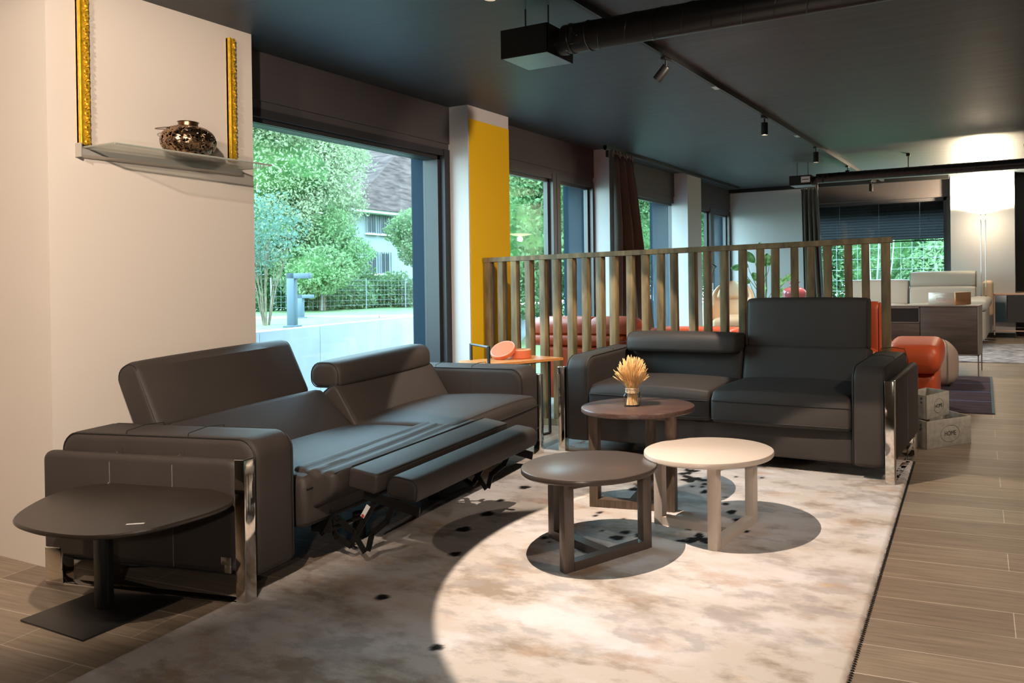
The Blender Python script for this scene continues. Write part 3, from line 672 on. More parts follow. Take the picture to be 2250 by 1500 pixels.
# ================================================================ RUGS
A_ = R(3.8)
SP = [(-1.965, -1.083, 0.034, 0.03), (-1.967, -1.317, 0.022, 0.023), (-1.91, -1.519, 0.035, 0.035), (-1.894, -1.737, 0.038, 0.035), (-1.743, -2.006, 0.029, 0.027), (-1.374, -1.343, 0.014, 0.02), (-1.373, -1.39, 0.014, 0.016), (-1.221, -1.392, 0.011, 0.01), (-1.462, -1.722, 0.021, 0.02), (-1.416, -1.76, 0.01, 0.008), (-1.137, -1.555, 0.027, 0.023), (-1.144, -1.627, 0.037, 0.028), (-1.061, -1.567, 0.021, 0.028), (-1.25, -1.564, 0.011, 0.012), (-1.273, -1.841, 0.024, 0.026), (-0.788, -1.537, 0.052, 0.049), (-0.848, -1.578, 0.032, 0.016), (-0.868, -1.433, 0.019, 0.014), (-0.612, -1.387, 0.016, 0.017), (-1.181, -0.557, 0.034, 0.055), (-1.118, -0.695, 0.069, 0.051), (-1.358, -0.948, 0.035, 0.032), (-1.351, -0.871, 0.03, 0.041), (-1.36, -0.498, 0.019, 0.029), (-1.171, -0.92, 0.029, 0.016), (-1.075, -0.82, 0.017, 0.016), (-1.02, -0.813, 0.015, 0.016), (-1.024, -0.764, 0.017, 0.02), (-0.983, -0.892, 0.019, 0.035), (-0.816, -1.049, 0.02, 0.021), (-0.752, -1.156, 0.022, 0.033), (-0.685, -1.268, 0.021, 0.049), (-0.898, -0.591, 0.013, 0.013), (-0.755, -0.57, 0.013, 0.013), (-0.848, -0.947, 0.014, 0.011), (-1.394, -0.866, 0.01, 0.013), (-1.209, -0.611, 0.026, 0.027), (-0.795, -0.358, 0.01, 0.009),
      (-1.75, -2.45, .03, .025), (-1.3, -2.7, .025, .022)]
def big_rug():
    L0, L1, W0, W1 = -3.5, 0.0, -2.30, 0.0
    st = .011; nu = int((W1 - W0) / st); nv = int((L1 - L0) / st); th = .012
    U, V = np.meshgrid(np.linspace(W0, W1, nu + 1), np.linspace(L0, L1, nv + 1), indexing='ij')
    X = np.cos(A_) * U - np.sin(A_) * V; Y = np.sin(A_) * U + np.cos(A_) * V
    jag = (np.sin(V * 210) + np.sin(V * 83)) * .0015
    X = X + np.where(U > W1 - .004, jag, 0)
    Z = th + K * Y + rng.normal(0, .0004, U.shape)
    edge = (U < W0 + .004) | (U > W1 - .004) | (V < L0 + .004) | (V > L1 - .004); Z = np.where(edge, K * Y + .001, Z)
    vs = np.stack([X.ravel(), Y.ravel(), Z.ravel()], 1); n2 = nv + 1
    I, J = np.meshgrid(np.arange(nu), np.arange(nv), indexing='ij'); a = (I * n2 + J).ravel()
    F = np.stack([a, a + n2, a + n2 + 1, a + 1], 1)
    me = bpy.data.meshes.new('area_rug'); me.from_pydata(vs.tolist(), [], F.tolist()); me.update(); me.shade_smooth()
    f = np.zeros(U.shape)
    for k, (u, v, ru, rv) in enumerate(SP):
        du, dv = (U - u), (V - v); an = np.arctan2(dv / rv, du / ru); rr = np.sqrt((du / ru) ** 2 + (dv / rv) ** 2)
        wob = 1 + (.10 if max(ru, rv) < .045 else .32) * np.sin(an * 3 + k) + (.05 if max(ru, rv) < .045 else .28) * np.sin(an * 5 + 2 * k)
        f = np.maximum(f, np.clip((wob - rr) * max(ru, rv) / .010 + .5, 0, 1))
    at = me.attributes.new('spots', 'FLOAT', 'POINT'); at.data.foreach_set('value', f.ravel().astype(np.float32))
    me.materials.append(MT['rug'])
    o = bpy.data.objects.new('area_rug', me); COL.objects.link(o); o.location = (-.70, 4.79, fz(4.79))
    tag(o, 'large beige rug with brown stains and black spots under the round tables', 'rug')
    g = G()
    for e in range(-3490, -1, 14):
        v = e / 1000; g.tube([(-math.sin(A_) * v + .004, math.cos(A_) * v, K * math.cos(A_) * v + .004), (-math.sin(A_) * v + .010, math.cos(A_) * v + .006, K * math.cos(A_) * v + .002), (-math.sin(A_) * v + .013, math.cos(A_) * v + .002, K * math.cos(A_) * v + .002)], .0022, 4)
    b = mesh_obj('rug_binding', g, 'thread'); b.parent = o; b['label'] = 'dark bound edge'
big_rug()
def flat_rug(name, label, x0, y0, x1, y1, mname, stripes=None, ang=3.8, edge=None):
    t = T(name, label, 'rug', (x0 + x1) / 2, (y0 + y1) / 2, ang)
    a, b = (x1 - x0) / 2, (y1 - y0) / 2
    g = G(); nx, ny = 24, 24
    g.rbox(-a, a, -b, b, 0, .010, .004, 1)
    t.part('pile', g, mname)
    if stripes:
        for k, v in enumerate(stripes): t.part('stripe', G().box(-a + .01, a - .01, v - .008, v + .008, .0095, .0112), 'rug_stripe', smooth=False)
        t.part('side_binding', G().box(a - .018, a + .002, -b, b, .002, .0118), 'rug_edge', smooth=False)
MT['rug_stripe'] = mat('blue woven stripe', (.08, .14, .28), rough=.9)
MT['rug_edge'] = mat('teal rug binding', (.10, .16, .18), rough=.9)
MT['blue_rug'] = mat('midnight patchwork rug', (.020, .020, .032), rough=.95, col2=(.085, .055, .075), vscale=5, stretch=(1, 6, 1), detail=9)
MT['fur_rug'] = mat('grey mottled rug', (.10, .10, .12), rough=.95, col2=(.52, .53, .56), vscale=9, stretch=(1, 2.4, 1), detail=9)
flat_rug('patchwork_rug', 'dark blue purple patchwork rug behind the home storage boxes', -1.95, 6.19, -.385, 7.80, 'blue_rug', stripes=(-.38, .02, .42))
flat_rug('mottled_rug', 'grey mottled rug lying in front of the light grey sofa', -2.0, 8.75, .30, 10.25, 'fur_rug', ang=2)

# ================================================================ SLATTED SCREEN
def screen():
    a = np.array([-3.915, 4.955]); b = np.array([-.885, 5.20]); L = np.linalg.norm(b - a); ang = math.degrees(math.atan2(b[1] - a[1], b[0] - a[0]))
    t = T('slatted_screen', 'weathered wooden slatted room divider behind the two-seater sofa', 'room divider', a[0], a[1], ang, shear=False)
    za, zb = 1.452 - fz(a[1]), 1.508 - fz(a[1])
    def zt(x): return za + (zb - za) * x / L
    def zf(x): return K * math.sin(R(ang)) * x
    def beam(nm, x0, x1, y0, y1, lo, hi):
        t.part(nm, G().add([(x, y, z(x)) for z in (lo, hi) for (x, y) in ((x0, y0), (x1, y0), (x1, y1), (x0, y1))], [(0, 3, 2, 1), (4, 5, 6, 7), (0, 1, 5, 4), (1, 2, 6, 5), (2, 3, 7, 6), (3, 0, 4, 7)]), 'slat', smooth=False)
    beam('top_rail', -.01, L + .01, -.035, .045, lambda x: zt(x) - .035, zt)
    beam('bottom_rail', -.01, L + .01, -.035, .045, zf, lambda x: zf(x) + .05)
    n = 26; r2 = random.Random(3)
    for i in range(n):
        x = .02 + (L - .05) * i / (n - 1) if i < n - 1 else L - .03
        w = .05 if i not in (0, n - 1) else .055; tw = R(r2.uniform(-9, 9)) if 0 < i < n - 1 else 0; x += r2.uniform(-.01, .01) if 0 < i < n - 1 else 0
        c, s_ = math.cos(tw), math.sin(tw)
        lean = r2.uniform(-.008, .008) if 0 < i < n - 1 else 0
        def fn(p): return (x + c * p[0] - s_ * p[1] + lean * p[2], s_ * p[0] + c * p[1], zf(x) + .05 + p[2] * (zt(x) - .035 - zf(x) - .05))
        t.part('slat', G().rbox(-w / 2, w / 2, -.03, .03, 0, 1, .003, 1, fn=fn), 'slat')
screen()

# ================================================================ JAR OF WHEAT
def wheat_jar():
    x, y = -1.905, 3.575; zt = fz(3.603) + .500
    t = T('glass_jar', 'small square glass jar holding dried wheat on the dark oak table', 'jar', x, y, 20, z=zt)
    prof = rrect(-.041, .041, -.041, .041, .012, 4); g = G(); n = len(prof)
    lev = [(0, .92), (.004, 1), (.056, 1), (.066, .86), (.072, .72), (.090, .72), (.092, .75), (.097, .75)]
    vs = [(p[0] * s_, p[1] * s_, z) for z, s_ in lev for p in prof]
    fs = [(l * n + i, l * n + (i + 1) % n, (l + 1) * n + (i + 1) % n, (l + 1) * n + i) for l in range(len(lev) - 1) for i in range(n)] + [tuple(range(n))[::-1]]
    o = t.part('glass_body', G().add(vs, fs), 'glass_jar', label='clear glass body')
    g = G()
    for k, zz in enumerate((.072, .078, .084, .089)): g.tube([(.033 * math.cos(a) , .033 * math.sin(a), zz + .002 * math.sin(a + k)) for a in np.linspace(0, 2 * math.pi, 25)[:-1]], .0032, 6, closed=True)
    t.part('twine_band', g, 'wood_edge', label='wound pale twine')
    rr = random.Random(5)
    w = bpy.data.objects.new('wheat_bunch', None); COL.objects.link(w)
    bpy.data.objects.remove(w)
    g = G(); ge = G()
    for i in range(330):
        a = rr.uniform(0, 2 * math.pi); q = math.sqrt(rr.random()); r0 = .031 * q; sp = .076 * q * rr.uniform(.85, 1.05); hh = rr.uniform(.20, .25) - .05 * q * q
        if i > 218: sp *= 1.15; hh = rr.uniform(.14, .18)
        p0 = (r0 * math.cos(a + .6), r0 * math.sin(a + .6), .006); p1 = (.022 * q * math.cos(a), .022 * q * math.sin(a), .085)
        p3 = (sp * math.cos(a), sp * math.sin(a), hh); p2 = ((p1[0] + p3[0]) / 2 * .85, (p1[1] + p3[1]) / 2 * .85, (p1[2] + p3[2]) / 2)
        g.tube([p0, p1, p2, p3], .0011, 4)
        d = Vector(p3) - Vector(p2); d.normalize(); e0 = Vector(p3) - d * .03; pts = [e0 + d * (.045 * k / 5) for k in range(6)]
        ge.tube([tuple(p) for p in pts], [.0012, .0028, .0034, .0032, .0026, .001], 5)
    st = single('wheat_bunch', G().add(g.v, g.f), 'straw', 'bunch of dried wheat standing in the glass jar', 'dried wheat', x, y, 20, z=zt + .001)
    e = mesh_obj('wheat_ear', ge, 'straw'); e.parent = st; e['kind'] = 'stuff'
wheat_jar()

# ================================================================ TRAY TABLE WITH ROUND CORAL BOX
def tray_table():
    t = T('tray_table', 'orange brown wooden tray table with black metal frame beside the yellow pier', 'table', -3.70, 4.93, 0, shear=False, z=fz(4.93))
    c = np.array([-3.70, 4.93]); zt = .703 - fz(4.93)
    P = [(-4.05, 4.80), (-3.765, 4.62), (-3.32, 5.11), (-3.655, 5.30)]
    P = [(-3.73, 4.39), (-3.39, 4.155), (-3.15, 4.85), (-3.49, 4.95)]
    Q = [(p[0] - c[0], p[1] - c[1]) for p in P]
    def zz(p): return zt
    t.part('tray', G().add([(p[0], p[1], zz(p) - .018) for p in Q] + [(p[0], p[1], zz(p)) for p in Q], [(0, 3, 2, 1), (4, 5, 6, 7), (0, 1, 5, 4), (1, 2, 6, 5), (2, 3, 7, 6), (3, 0, 4, 7)]), 'orange_wood', smooth=False)
    a, b, c2, d = [np.array(q) for q in Q]
    def lerp(p, q, s_): return p * (1 - s_) + q * s_
    g = G(); hw = .0075
    f1, f2 = lerp(b, c2, .15), lerp(b, c2, .84); k1, k2 = lerp(a, d, .15), lerp(a, d, .84)
    f1 = lerp(f1, k1, .04); f2 = lerp(f2, k2, .04); k1 = lerp(k1, f1, .04); k2 = lerp(k2, f2, .04)
    for nm, p, top in (('leg', f1, .118), ('leg', k1, .118), ('leg', f2, -.02), ('leg', k2, -.02)):
        t.part(nm, G().box(p[0] - hw, p[0] + hw, p[1] - hw, p[1] + hw, K * p[1] + .006, zt + top), 'black_metal', smooth=False)
    t.part('handle_bar', G().tube([(f1[0], f1[1], zt + .112), (k1[0], k1[1], zt + .112)], .0085, 4), 'black_metal')
    t.part('frame', G().tube([(*f1, zt - .028), (*f2, zt - .014)], .008, 4).tube([(*k1, zt - .028), (*k2, zt - .014)], .008, 4).tube([(*f2, zt - .014), (*k2, zt - .014)], .008, 4), 'black_metal')
    t.part('floor_bar', G().tube([(*f1, K * f1[1] + .008), (*f2, K * f2[1] + .008)], .008, 4).tube([(*k1, K * k1[1] + .008), (*k2, K * k2[1] + .008)], .008, 4).tube([(*f1, K * f1[1] + .008), (*k1, K * k1[1] + .008)], .008, 4), 'black_metal')
    # coral round box and its lid
    bx, by = -3.42, 4.70; bz = .7035
    b_ = T('round_box', 'round coral leather box standing open on the tray table', 'box', bx, by, 0, z=bz)
    b_.part('body', G().lathe([(.001, 0), (.074, 0), (.077, .004), (.077, .058), (.070, .058), (.070, .006), (.001, .006)], seg=48), 'coral')
    b_.part('inner_rim', G().lathe([(.0695, .03), (.0735, .03), (.0735, .066), (.0695, .066)], seg=48, cap=False), 'wood_edge', label='pale inner rim')
    l = T('round_lid', 'round coral leather lid leaning against its open box', 'lid', bx - .068, by - .062, 0, z=bz)
    l.o.rotation_euler = (R(34), R(-12), R(24)); l.o.location = (bx - .075, by - .105, bz + .062)
    l.part('cap', G().lathe([(.001, -.016), (.088, -.016), (.092, -.012), (.092, .012), (.089, .016), (.001, .016)], seg=56), 'coral')
    l.part('stitching', G().tube([(.0855 * math.cos(a), .0855 * math.sin(a), .0165) for a in np.linspace(0, 2 * math.pi, 57)[:-1]], .001, 4, closed=True), 'paper')
tray_table()

# ================================================================ WALL SHELF, GILDED STRIPS, LANTERN
t = T('wall_shelf', 'narrow glass wall shelf on an aluminium bar, carrying the lantern', 'shelf', BX, 2.03, 0, z=1.818)
t.part('wall_bar', G().add([(0, 0, .058), (0, .785, .070), (.045, .785, .046), (.045, 0, .036), (0, 0, 0), (0, .785, .012), (.045, .785, .020), (.045, 0, .010)], [(0, 3, 2, 1), (4, 5, 6, 7), (3, 7, 6, 2), (0, 4, 7, 3), (1, 2, 6, 5)]), 'shelf_metal', smooth=False)
t.part('end_cap', G().box(-.0, .047, -.004, .0005, 0, .062), 'shelf_metal', smooth=False)
P = [(.012, .01), (.255, .022), (.295, .77), (.115, .795), (.028, .78)]
g = G(); n = len(P); g.add([(p[0], p[1], .040) for p in P] + [(p[0], p[1], .048) for p in P], [tuple(range(n))[::-1], tuple(range(n, 2 * n))] + [(i, (i + 1) % n, n + (i + 1) % n, n + i) for i in range(n)])
t.part('glass_plate', g, 'glass_shelf', smooth=False)
g = G()
for i in range(n):
    a, b = P[i], P[(i + 1) % n]; g.tube([(a[0], a[1], .044), (b[0], b[1], .044)], .0042, 4)
t.part('glass_edge', g, mat('green grey glass edge', (.42, .44, .38), rough=.2, spec=.6), label='greenish polished glass edge')
def gilded(y, z0, z1, wd, label):
    t = T('gilded_strip', label, 'picture frame strip', BX, y, 0, z=z0, group=None)
    L = z1 - z0; g = G().rbox(.002, .020, 0, wd, 0, L, .003, 1)
    t.part('moulding', g, 'gold')
    g = G().rbox(.0, .034, 0, .010, 0, L, .004, 2).rbox(.0, .027, .0115, .0145, 0, L, .0015, 1)
    t.part('outer_rib', g, 'gold')
    g = G(); r2 = random.Random(int(y * 100)); z = .012; k = 0; yc = .0155 + (wd - .0155) / 2; hw = (wd - .0155) / 2
    while z < L - .012:
        ph = k % 3
        if ph == 0:
            pts = [(.022 + .006 * math.sin(a * .5), yc + hw * .8 * math.cos(a) * (1 - a / 9), z + .012 * math.sin(a) * (1 - a / 9)) for a in np.linspace(0, 5.2, 14)]
            g.tube(pts, [.0032 + .002 * math.sin(math.pi * i / 13) for i in range(14)], 6)
        elif ph == 1:
            for q in range(5):
                a = -1 + q * .5; g.tube([(.021, yc - hw * .2, z), (.030, yc + hw * .5 * math.sin(a), z + .012 * math.cos(a)), (.022, yc + hw * math.sin(a) * 1.0, z + .020 * math.cos(a))], [.0015, .0035, .0012], 6)
        else:
            g.lathe([(.0005, .014), (.005, .012), (.0085, .005), (.009, 0)], c=(.018, yc, z + .004), seg=12)
            g.rbox(.02, .034, yc - .008, yc + .008, z - .006, z + .010, .0069, 3)
        z += .021; k += 1
    t.part('carved_relief', g, 'gold', kind='stuff')
gilded(2.033, 1.877, ZC - .001, .049, 'taller gilded carved frame strip standing on the left end of the wall shelf')
gilded(2.760, 1.900, 2.556, .044, 'shorter gilded carved frame strip right of the perforated lantern')
def lantern_mat():
    m, nt, b = mk('pierced copper'); b.inputs['Metallic'].default_value = 1; b.inputs['Roughness'].default_value = .22; b.inputs['Base Color'].default_value = (.36, .22, .13, 1)
    tc = nt.nodes.new('ShaderNodeTexCoord'); v = nt.nodes.new('ShaderNodeTexVoronoi'); v.inputs['Scale'].default_value = 62
    w = nt.nodes.new('ShaderNodeTexNoise'); w.inputs['Scale'].default_value = 40; mx0 = nt.nodes.new('ShaderNodeMix'); mx0.data_type = 'VECTOR'; mx0.inputs[0].default_value = .04
    nt.links.new(tc.outputs['Object'], w.inputs['Vector']); nt.links.new(tc.outputs['Object'], mx0.inputs[4]); nt.links.new(w.outputs['Color'], mx0.inputs[5]); nt.links.new(mx0.outputs[1], v.inputs['Vector'])
    ge = nt.nodes.new('ShaderNodeNewGeometry'); mb = nt.nodes.new('ShaderNodeMix'); mb.data_type = 'RGBA'; mb.inputs[6].default_value = (.40, .25, .15, 1); mb.inputs[7].default_value = (.03, .02, .014, 1); nt.links.new(ge.outputs['Backfacing'], mb.inputs[0]); nt.links.new(mb.outputs[2], b.inputs['Base Color'])  # inside faces coloured near-black so the piercings look shaded
    bp_ = nt.nodes.new('ShaderNodeBump'); bp_.inputs['Strength'].default_value = .6; bp_.inputs['Distance'].default_value = .004; nt.links.new(v.outputs['Distance'], bp_.inputs['Height']); nt.links.new(bp_.outputs[0], b.inputs['Normal'])
    r = nt.nodes.new('ShaderNodeMath'); r.operation = 'LESS_THAN'; r.inputs[1].default_value = .36; nt.links.new(v.outputs['Distance'], r.inputs[0])
    tr = nt.nodes.new('ShaderNodeBsdfTransparent'); mx = nt.nodes.new('ShaderNodeMixShader')
    nt.links.new(r.outputs[0], mx.inputs[0]); nt.links.new(b.outputs[0], mx.inputs[1]); nt.links.new(tr.outputs[0], mx.inputs[2]); nt.links.new(mx.outputs[0], nt.nodes['Material Output'].inputs[0])
    return m
MT['lantern'] = lantern_mat(); MT['lantern_in'] = mat('dark copper', (.20, .11, .065), rough=.3, metal=1)
t = T('lantern', 'pierced copper pumpkin-shaped lantern standing on the glass wall shelf', 'lantern', -3.757, 2.462, 0, z=1.8665)
def pump(r, z, k=0): return (r, z)
prof = [(.001, 0), (.045, .001), (.078, .010), (.104, .030), (.119, .060), (.121, .084), (.112, .112), (.092, .135), (.066, .148), (.044, .153)]
prof = crom(prof, 3, closed=False); seg = 96; n = len(prof); vs = []
for k in range(seg):
    a = 2 * math.pi * k / seg; lob = 1 - .035 * (abs(math.cos(a * 4)) < .16)
    lob = 1 - .05 * max(0, 1 - abs(math.sin(a * 4 + .3)) * 3)
    for (r, z) in prof: vs.append((r * lob * math.cos(a), r * lob * math.sin(a), z))
fs = [(k * n + i, ((k + 1) % seg) * n + i, ((k + 1) % seg) * n + i + 1, k * n + i + 1) for k in range(seg) for i in range(n - 1)]
o = t.part('pierced_body', G().add(vs, fs), 'lantern'); 
t.part('neck', G().lathe([(.046, .150), (.043, .154), (.043, .170), (.047, .173), (.044, .174), (.040, .170), (.040, .152)], seg=48, cap=False), 'lantern_in')
t.part('bail_handle', G().tube([(-.02 + .055 * math.cos(a) - .02, -.055 + .095 * -abs(math.cos(a)) * 0 - .10 * math.sin(a) * .75, .140 - .014 * math.sin(a)) for a in np.linspace(0, math.pi, 17)], .002, 6), 'lantern_in')

# ================================================================ CEILING: TRACK, SPOTLIGHTS, DUCTS
TX = -2.032
t = T('light_track', 'black lighting track running along the ceiling', 'light track', TX, 0, z=ZC - .036)
t.part('track_profile', G().box(-.019, .019, .4, 11.05, 0, .036).box(-.023, .023, .4, 11.05, .030, .036), 'black_metal', smooth=False)
t.part('conductor_slot', G().box(-.007, .007, .42, 11.03, -.0006, 0), 'black', smooth=False)
for yy in (5.05, 7.05): t.part('joint_plate', G().box(-.018, .018, yy, yy + .085, -.004, 0), 'steel', smooth=False)
def spotlight(x, y, label, tilt=0, az=0, lit=True, power=0, size=55, blend=.12, target=None, color=(1, .83, .68), radius=.012, h=.105):
    t = T('track_spotlight', label, 'spotlight', x, y, z=ZC - .038, group=None)
    t.part('track_adapter', G().rbox(-.016, .016, -.045, .045, -.014, 0, .003, 1), 'black_metal')
    t.part('stem', G().cyl((0, 0, -.055), (0, 0, -.012), .006, 12).cyl((-.012, 0, -.055), (.012, 0, -.055), .008, 12), 'black_metal')
    M_ = Matrix.Translation((0, 0, -.055)) @ Matrix.Rotation(R(az), 4, 'Z') @ Matrix.Rotation(R(tilt), 4, 'X')
    def xf(g): g.v = [tuple(M_ @ Vector(p)) for p in g.v]; return g
    can = t.part('can', xf(G().lathe([(.001, .008), (.026, .008), (.028, .004), (.028, -.092), (.0255, -.092), (.0255, -.080), (.001, -.080)], seg=36)), 'black_metal')
    t.part('lens', xf(G().lathe([(.001, -.082), (.0250, -.0835)], seg=32, cap=False)), 'lens' if lit else 'lens_off')
    if power:
        src = M_ @ Vector((0, 0, -.098)); p = Vector((x, y, ZC - .038)) + src
        tg = target if target else p + (M_.to_3x3() @ Vector((0, 0, -1)))
        l = lamp('spot_bulb', 'SPOT', p, power, color, tg); l.data.spot_size = R(size); l.data.spot_blend = blend; l.data.shadow_soft_size = radius
    return t
# the one just above the picture that lights the rug
spotlight(-2.10, 2.70, 'black track spotlight nearest the ventilation grille box, lit', lit=True, power=165, size=59, blend=.06, target=(-1.0, 3.05, 0), radius=.006)
spotlight(TX, 4.297, 'black track spotlight tilted towards the windows, first in front of the duct', tilt=42, az=95, lit=False, power=85, size=58, blend=.08, target=(-2.9, 4.4, 0), radius=.006)
spotlight(TX, 6.154, 'lit black track spotlight hanging straight down, second along the track', lit=True, power=80, size=60, blend=.3)
spotlight(TX, 7.76, 'lit black track spotlight hanging straight down, third along the track', lit=True, power=60, size=115, blend=.3)
spotlight(TX, 9.172, 'black track spotlight seen just in front of the far duct', lit=True, power=35, size=115, blend=.4)
spotlight(TX, 10.543, 'black track spotlight closest to the far window wall', lit=False)
# unseen ceiling spots without fixtures, added to brighten pier, walls and floor
for i, (x, y, tx, ty, tz, pw, sz) in enumerate([(-.7, 3.95, -3.95, 5.2, 1.75, 90, 42), (-1.3, .35, -3.8, 2.3, 1.25, 170, 62), (-2.6, .1, -4.1, 1.9, 1.2, 75, 75), (.9, 2.6, -.3, 4.0, 0, 55, 100), (.9, 5.4, -.2, 6.6, 0, 50, 100), (.9, 8.6, -.3, 9.4, 0, 40, 100)]):
    l = lamp('added_ceiling_spot', 'SPOT', (x, y, 2.5), pw, (1, .82, .66), (tx, ty, tz), spot_size=R(sz), spot_blend=.5, shadow_soft_size=.03)
lamp('camera_flash', 'SPOT', (-.8, .0, 1.12), 30, (1, .88, .76), (-2.9, 2.9, 1.3), spot_size=R(105), spot_blend=.5, shadow_soft_size=.035)  # unseen flash, low and left of the camera, lighting wall and sofas
t = T('light_track', 'short black lighting track stub beyond the far duct', 'light track', -1.92, 10.3, z=ZC - .036)
t.part('track_profile', G().box(-.019, .019, -.2, .45, 0, .036), 'black_metal', smooth=False)

def duct(name_lab, bx0, bx1, by0, by1, z0, z1, dy, dz, r, x_end, rod_x, pitch, duct_lab, label_plate=False):
    t = T('air_diffuser_box', name_lab, 'air diffuser', (bx0 + bx1) / 2, (by0 + by1) / 2, z=z0)
    a, b, h = (bx1 - bx0) / 2, (by1 - by0) / 2, z1 - z0
    t.part('casing', G().box(-a, a, -b, -b + .003, 0, h).box(-a, a, b - .003, b, 0, h).box(-a, -a + .003, -b, b, 0, h).box(a - .003, a, -b, b, 0, h).box(-a, a, -b, b, h - .003, h).box(-a, a, -b, b, .012, .014), 'black_metal', smooth=False)
    g = G(); nb = 34
    for i in range(nb):
        x = -a + .006 + (2 * a - .012) * (i + .5) / nb; g.box(x - .0024, x + .0024, -b + .004, b - .004, 0, .008)
    t.part('grille', g, 'grille', smooth=False, kind='stuff')
    t.part('spigot', G().cyl((a, 0, h / 2), (a + .05, 0, h / 2), r * .9, 32), 'duct')
    for x in (-a * .5, a * .5): t.part('hanger_rod', G().cyl((x, 0, h), (x, 0, ZC - z0), .004, 8), 'black_metal')
    if label_plate:
        t.part('rating_plate', G().box(a * .1, a * .92, -b - .002, -b - .0005, h * .25, h * .85), 'paper', smooth=False, label='white rating plate')
        t.part('plate_print', G().box(a * .2, a * .8, -b - .0025, -b - .002, h * .52, h * .60), 'ink', smooth=False)
    d = T('ventilation_duct', duct_lab, 'duct', bx1 + .04, dy, z=dz)
    L = x_end - bx1 - .04
    d.part('pipe', G().cyl((0, 0, 0), (L, 0, 0), r, 48), 'duct')
    for x in (.04, .14): d.part('collar', G().tube([(x, r * 1.015 * math.cos(q), r * 1.015 * math.sin(q)) for q in np.linspace(0, 2 * math.pi, 41)[:-1]], .0035, 6, closed=True), 'duct')
    for i in range(8):
        q = i * 2.4; d.part('screw', G().cyl((.02 + .02 * i % .14, r * math.cos(q), r * math.sin(q)), (.02 + .02 * i % .14, (r + .004) * math.cos(q), (r + .004) * math.sin(q)), .003, 8), 'steel')
    turns = (L - .15) / pitch; N = int(turns * 28)
    d.part('spiral_seam', G().tube([(.15 + pitch * turns * i / N, (r + .0008) * math.cos(-2 * math.pi * turns * i / N), (r + .0008) * math.sin(-2 * math.pi * turns * i / N)) for i in range(N + 1)], .0020, 5), 'duct')
    d.part('flap_lever', G().cyl((.09, -r, 0), (.09, -r - .03, -.0), .010, 12).box(.08, .10, -r - .034, -r - .028, -.06, .02), 'black_metal')
    for x in rod_x: d.part('hanger', G().cyl((x, 0, r), (x, 0, ZC - dz), .005, 8).rbox(x - .02, x + .02, -.02, .02, ZC - dz - .03, ZC - dz, .004, 1), 'black_metal')
duct('black diffuser box with a ribbed grille underneath, at the end of the near duct', -2.416, -2.14, 3.19, 3.42, 2.345, 2.487, 3.30, 2.426, .069, 3.1, (2.4, 4.2), .145, 'black spiral ventilation duct crossing the ceiling nearest the camera')
duct('black diffuser box with a white rating plate, at the end of the far duct', -2.60, -2.35, 8.74, 8.97, 2.345, 2.455, 8.85, 2.420, .052, 3.1, (1.0, 2.15), .145, 'black spiral ventilation duct in front of the far window wall', True)

# ================================================================ ORANGE SOFA BEHIND THE SCREEN
def orange_sofa():
    t = T('orange_sofa', 'orange red leather sofa behind the slatted screen', 'sofa', -4.0, 5.62, 2)
    W = 2.85
    t.part('back_panel', G().rbox(.12, W - .05, .0, .12, .06, .50, .03, 3, 4), 'orange')
    for x0, x1, zt in ((-.04, .93, .60), (.94, 1.12, .645), (1.13, 1.85, .655), (1.86, 2.60, .655)):
        back_cushion(t, x0, x1, rrect(.0, .26, .505 if x0 < .9 else .50, zt, .05), leather='orange', name='back_roll', puff=.012, piping=False)
    for x0, x1 in ((-.02, .56), (.55, .95)):
        back_cushion(t, x0, x1, crom([(.06, .60), (.30, .60), (.33, .66), (.26, .72), (.16, .735), (.06, .70), (.03, .64)], 4), leather='orange', name='headrest', puff=.02, piping=False)
    for x0, x1 in ((.12, 1.3), (1.3, 2.6)): seat_cushion(t, x0, x1, .25, 1.0, .12, .42, leather='orange')
    back_cushion(t, 2.64, 2.93, slab((.20, .40), (.20, .85), .14, .05), leather='orange', name='headrest', puff=.01)
    t.part('side_panel', G().rbox(2.60, 2.92, .05, .9, .06, .52, .05, 3, 4), 'orange')
    for x in (.25, 2.4): t.part('foot', G().box(x, x + .05, .05, .10, 0, .07), 'black', smooth=False)
orange_sofa()
def orange_stool():
    t = T('orange_footstool', 'orange leather footstool with a rolled top, beside the end of the slatted screen', 'footstool', -.86, 6.0, 3)
    t.part('body', G().rbox(-.16, .155, -.06, .50, .045, .33, .05, 3, 5, puff=(.0, .0, 0)), 'orange')
    t.part('top_cushion', G().loft(rrect(-.17, .50, .335, .545, (.08, .08, .10, .09)), -.20, .19, er=.07, nx=6), 'orange')
    for x in (-.12, .1): t.part('foot', G().cyl((x, 0, 0), (x, 0, .05), .02, 12), 'black')
orange_stool()
def pouf():
    t = T('pouf', 'beige leather pouf standing between the orange footstool and the sideboard', 'pouf', -1.0, 7.38, 12)
    t.part('cushion', G().rbox(-.29, .29, -.24, .24, .02, .375, .10, 5, 6, puff=(.02, .02, .02)), 'pouf')
    for sx in (-.20, .20):
        t.part('seam', G().tube([(sx, -.262, z) for z in (.05, .2, .32)] + [(sx, -.20, .378), (sx, 0, .392), (sx, .2, .378)], .003, 5), 'thread_light')
    t.part('base_plate', G().rbox(-.2, .2, -.18, .18, 0, .022, .01, 1), 'black')
pouf()

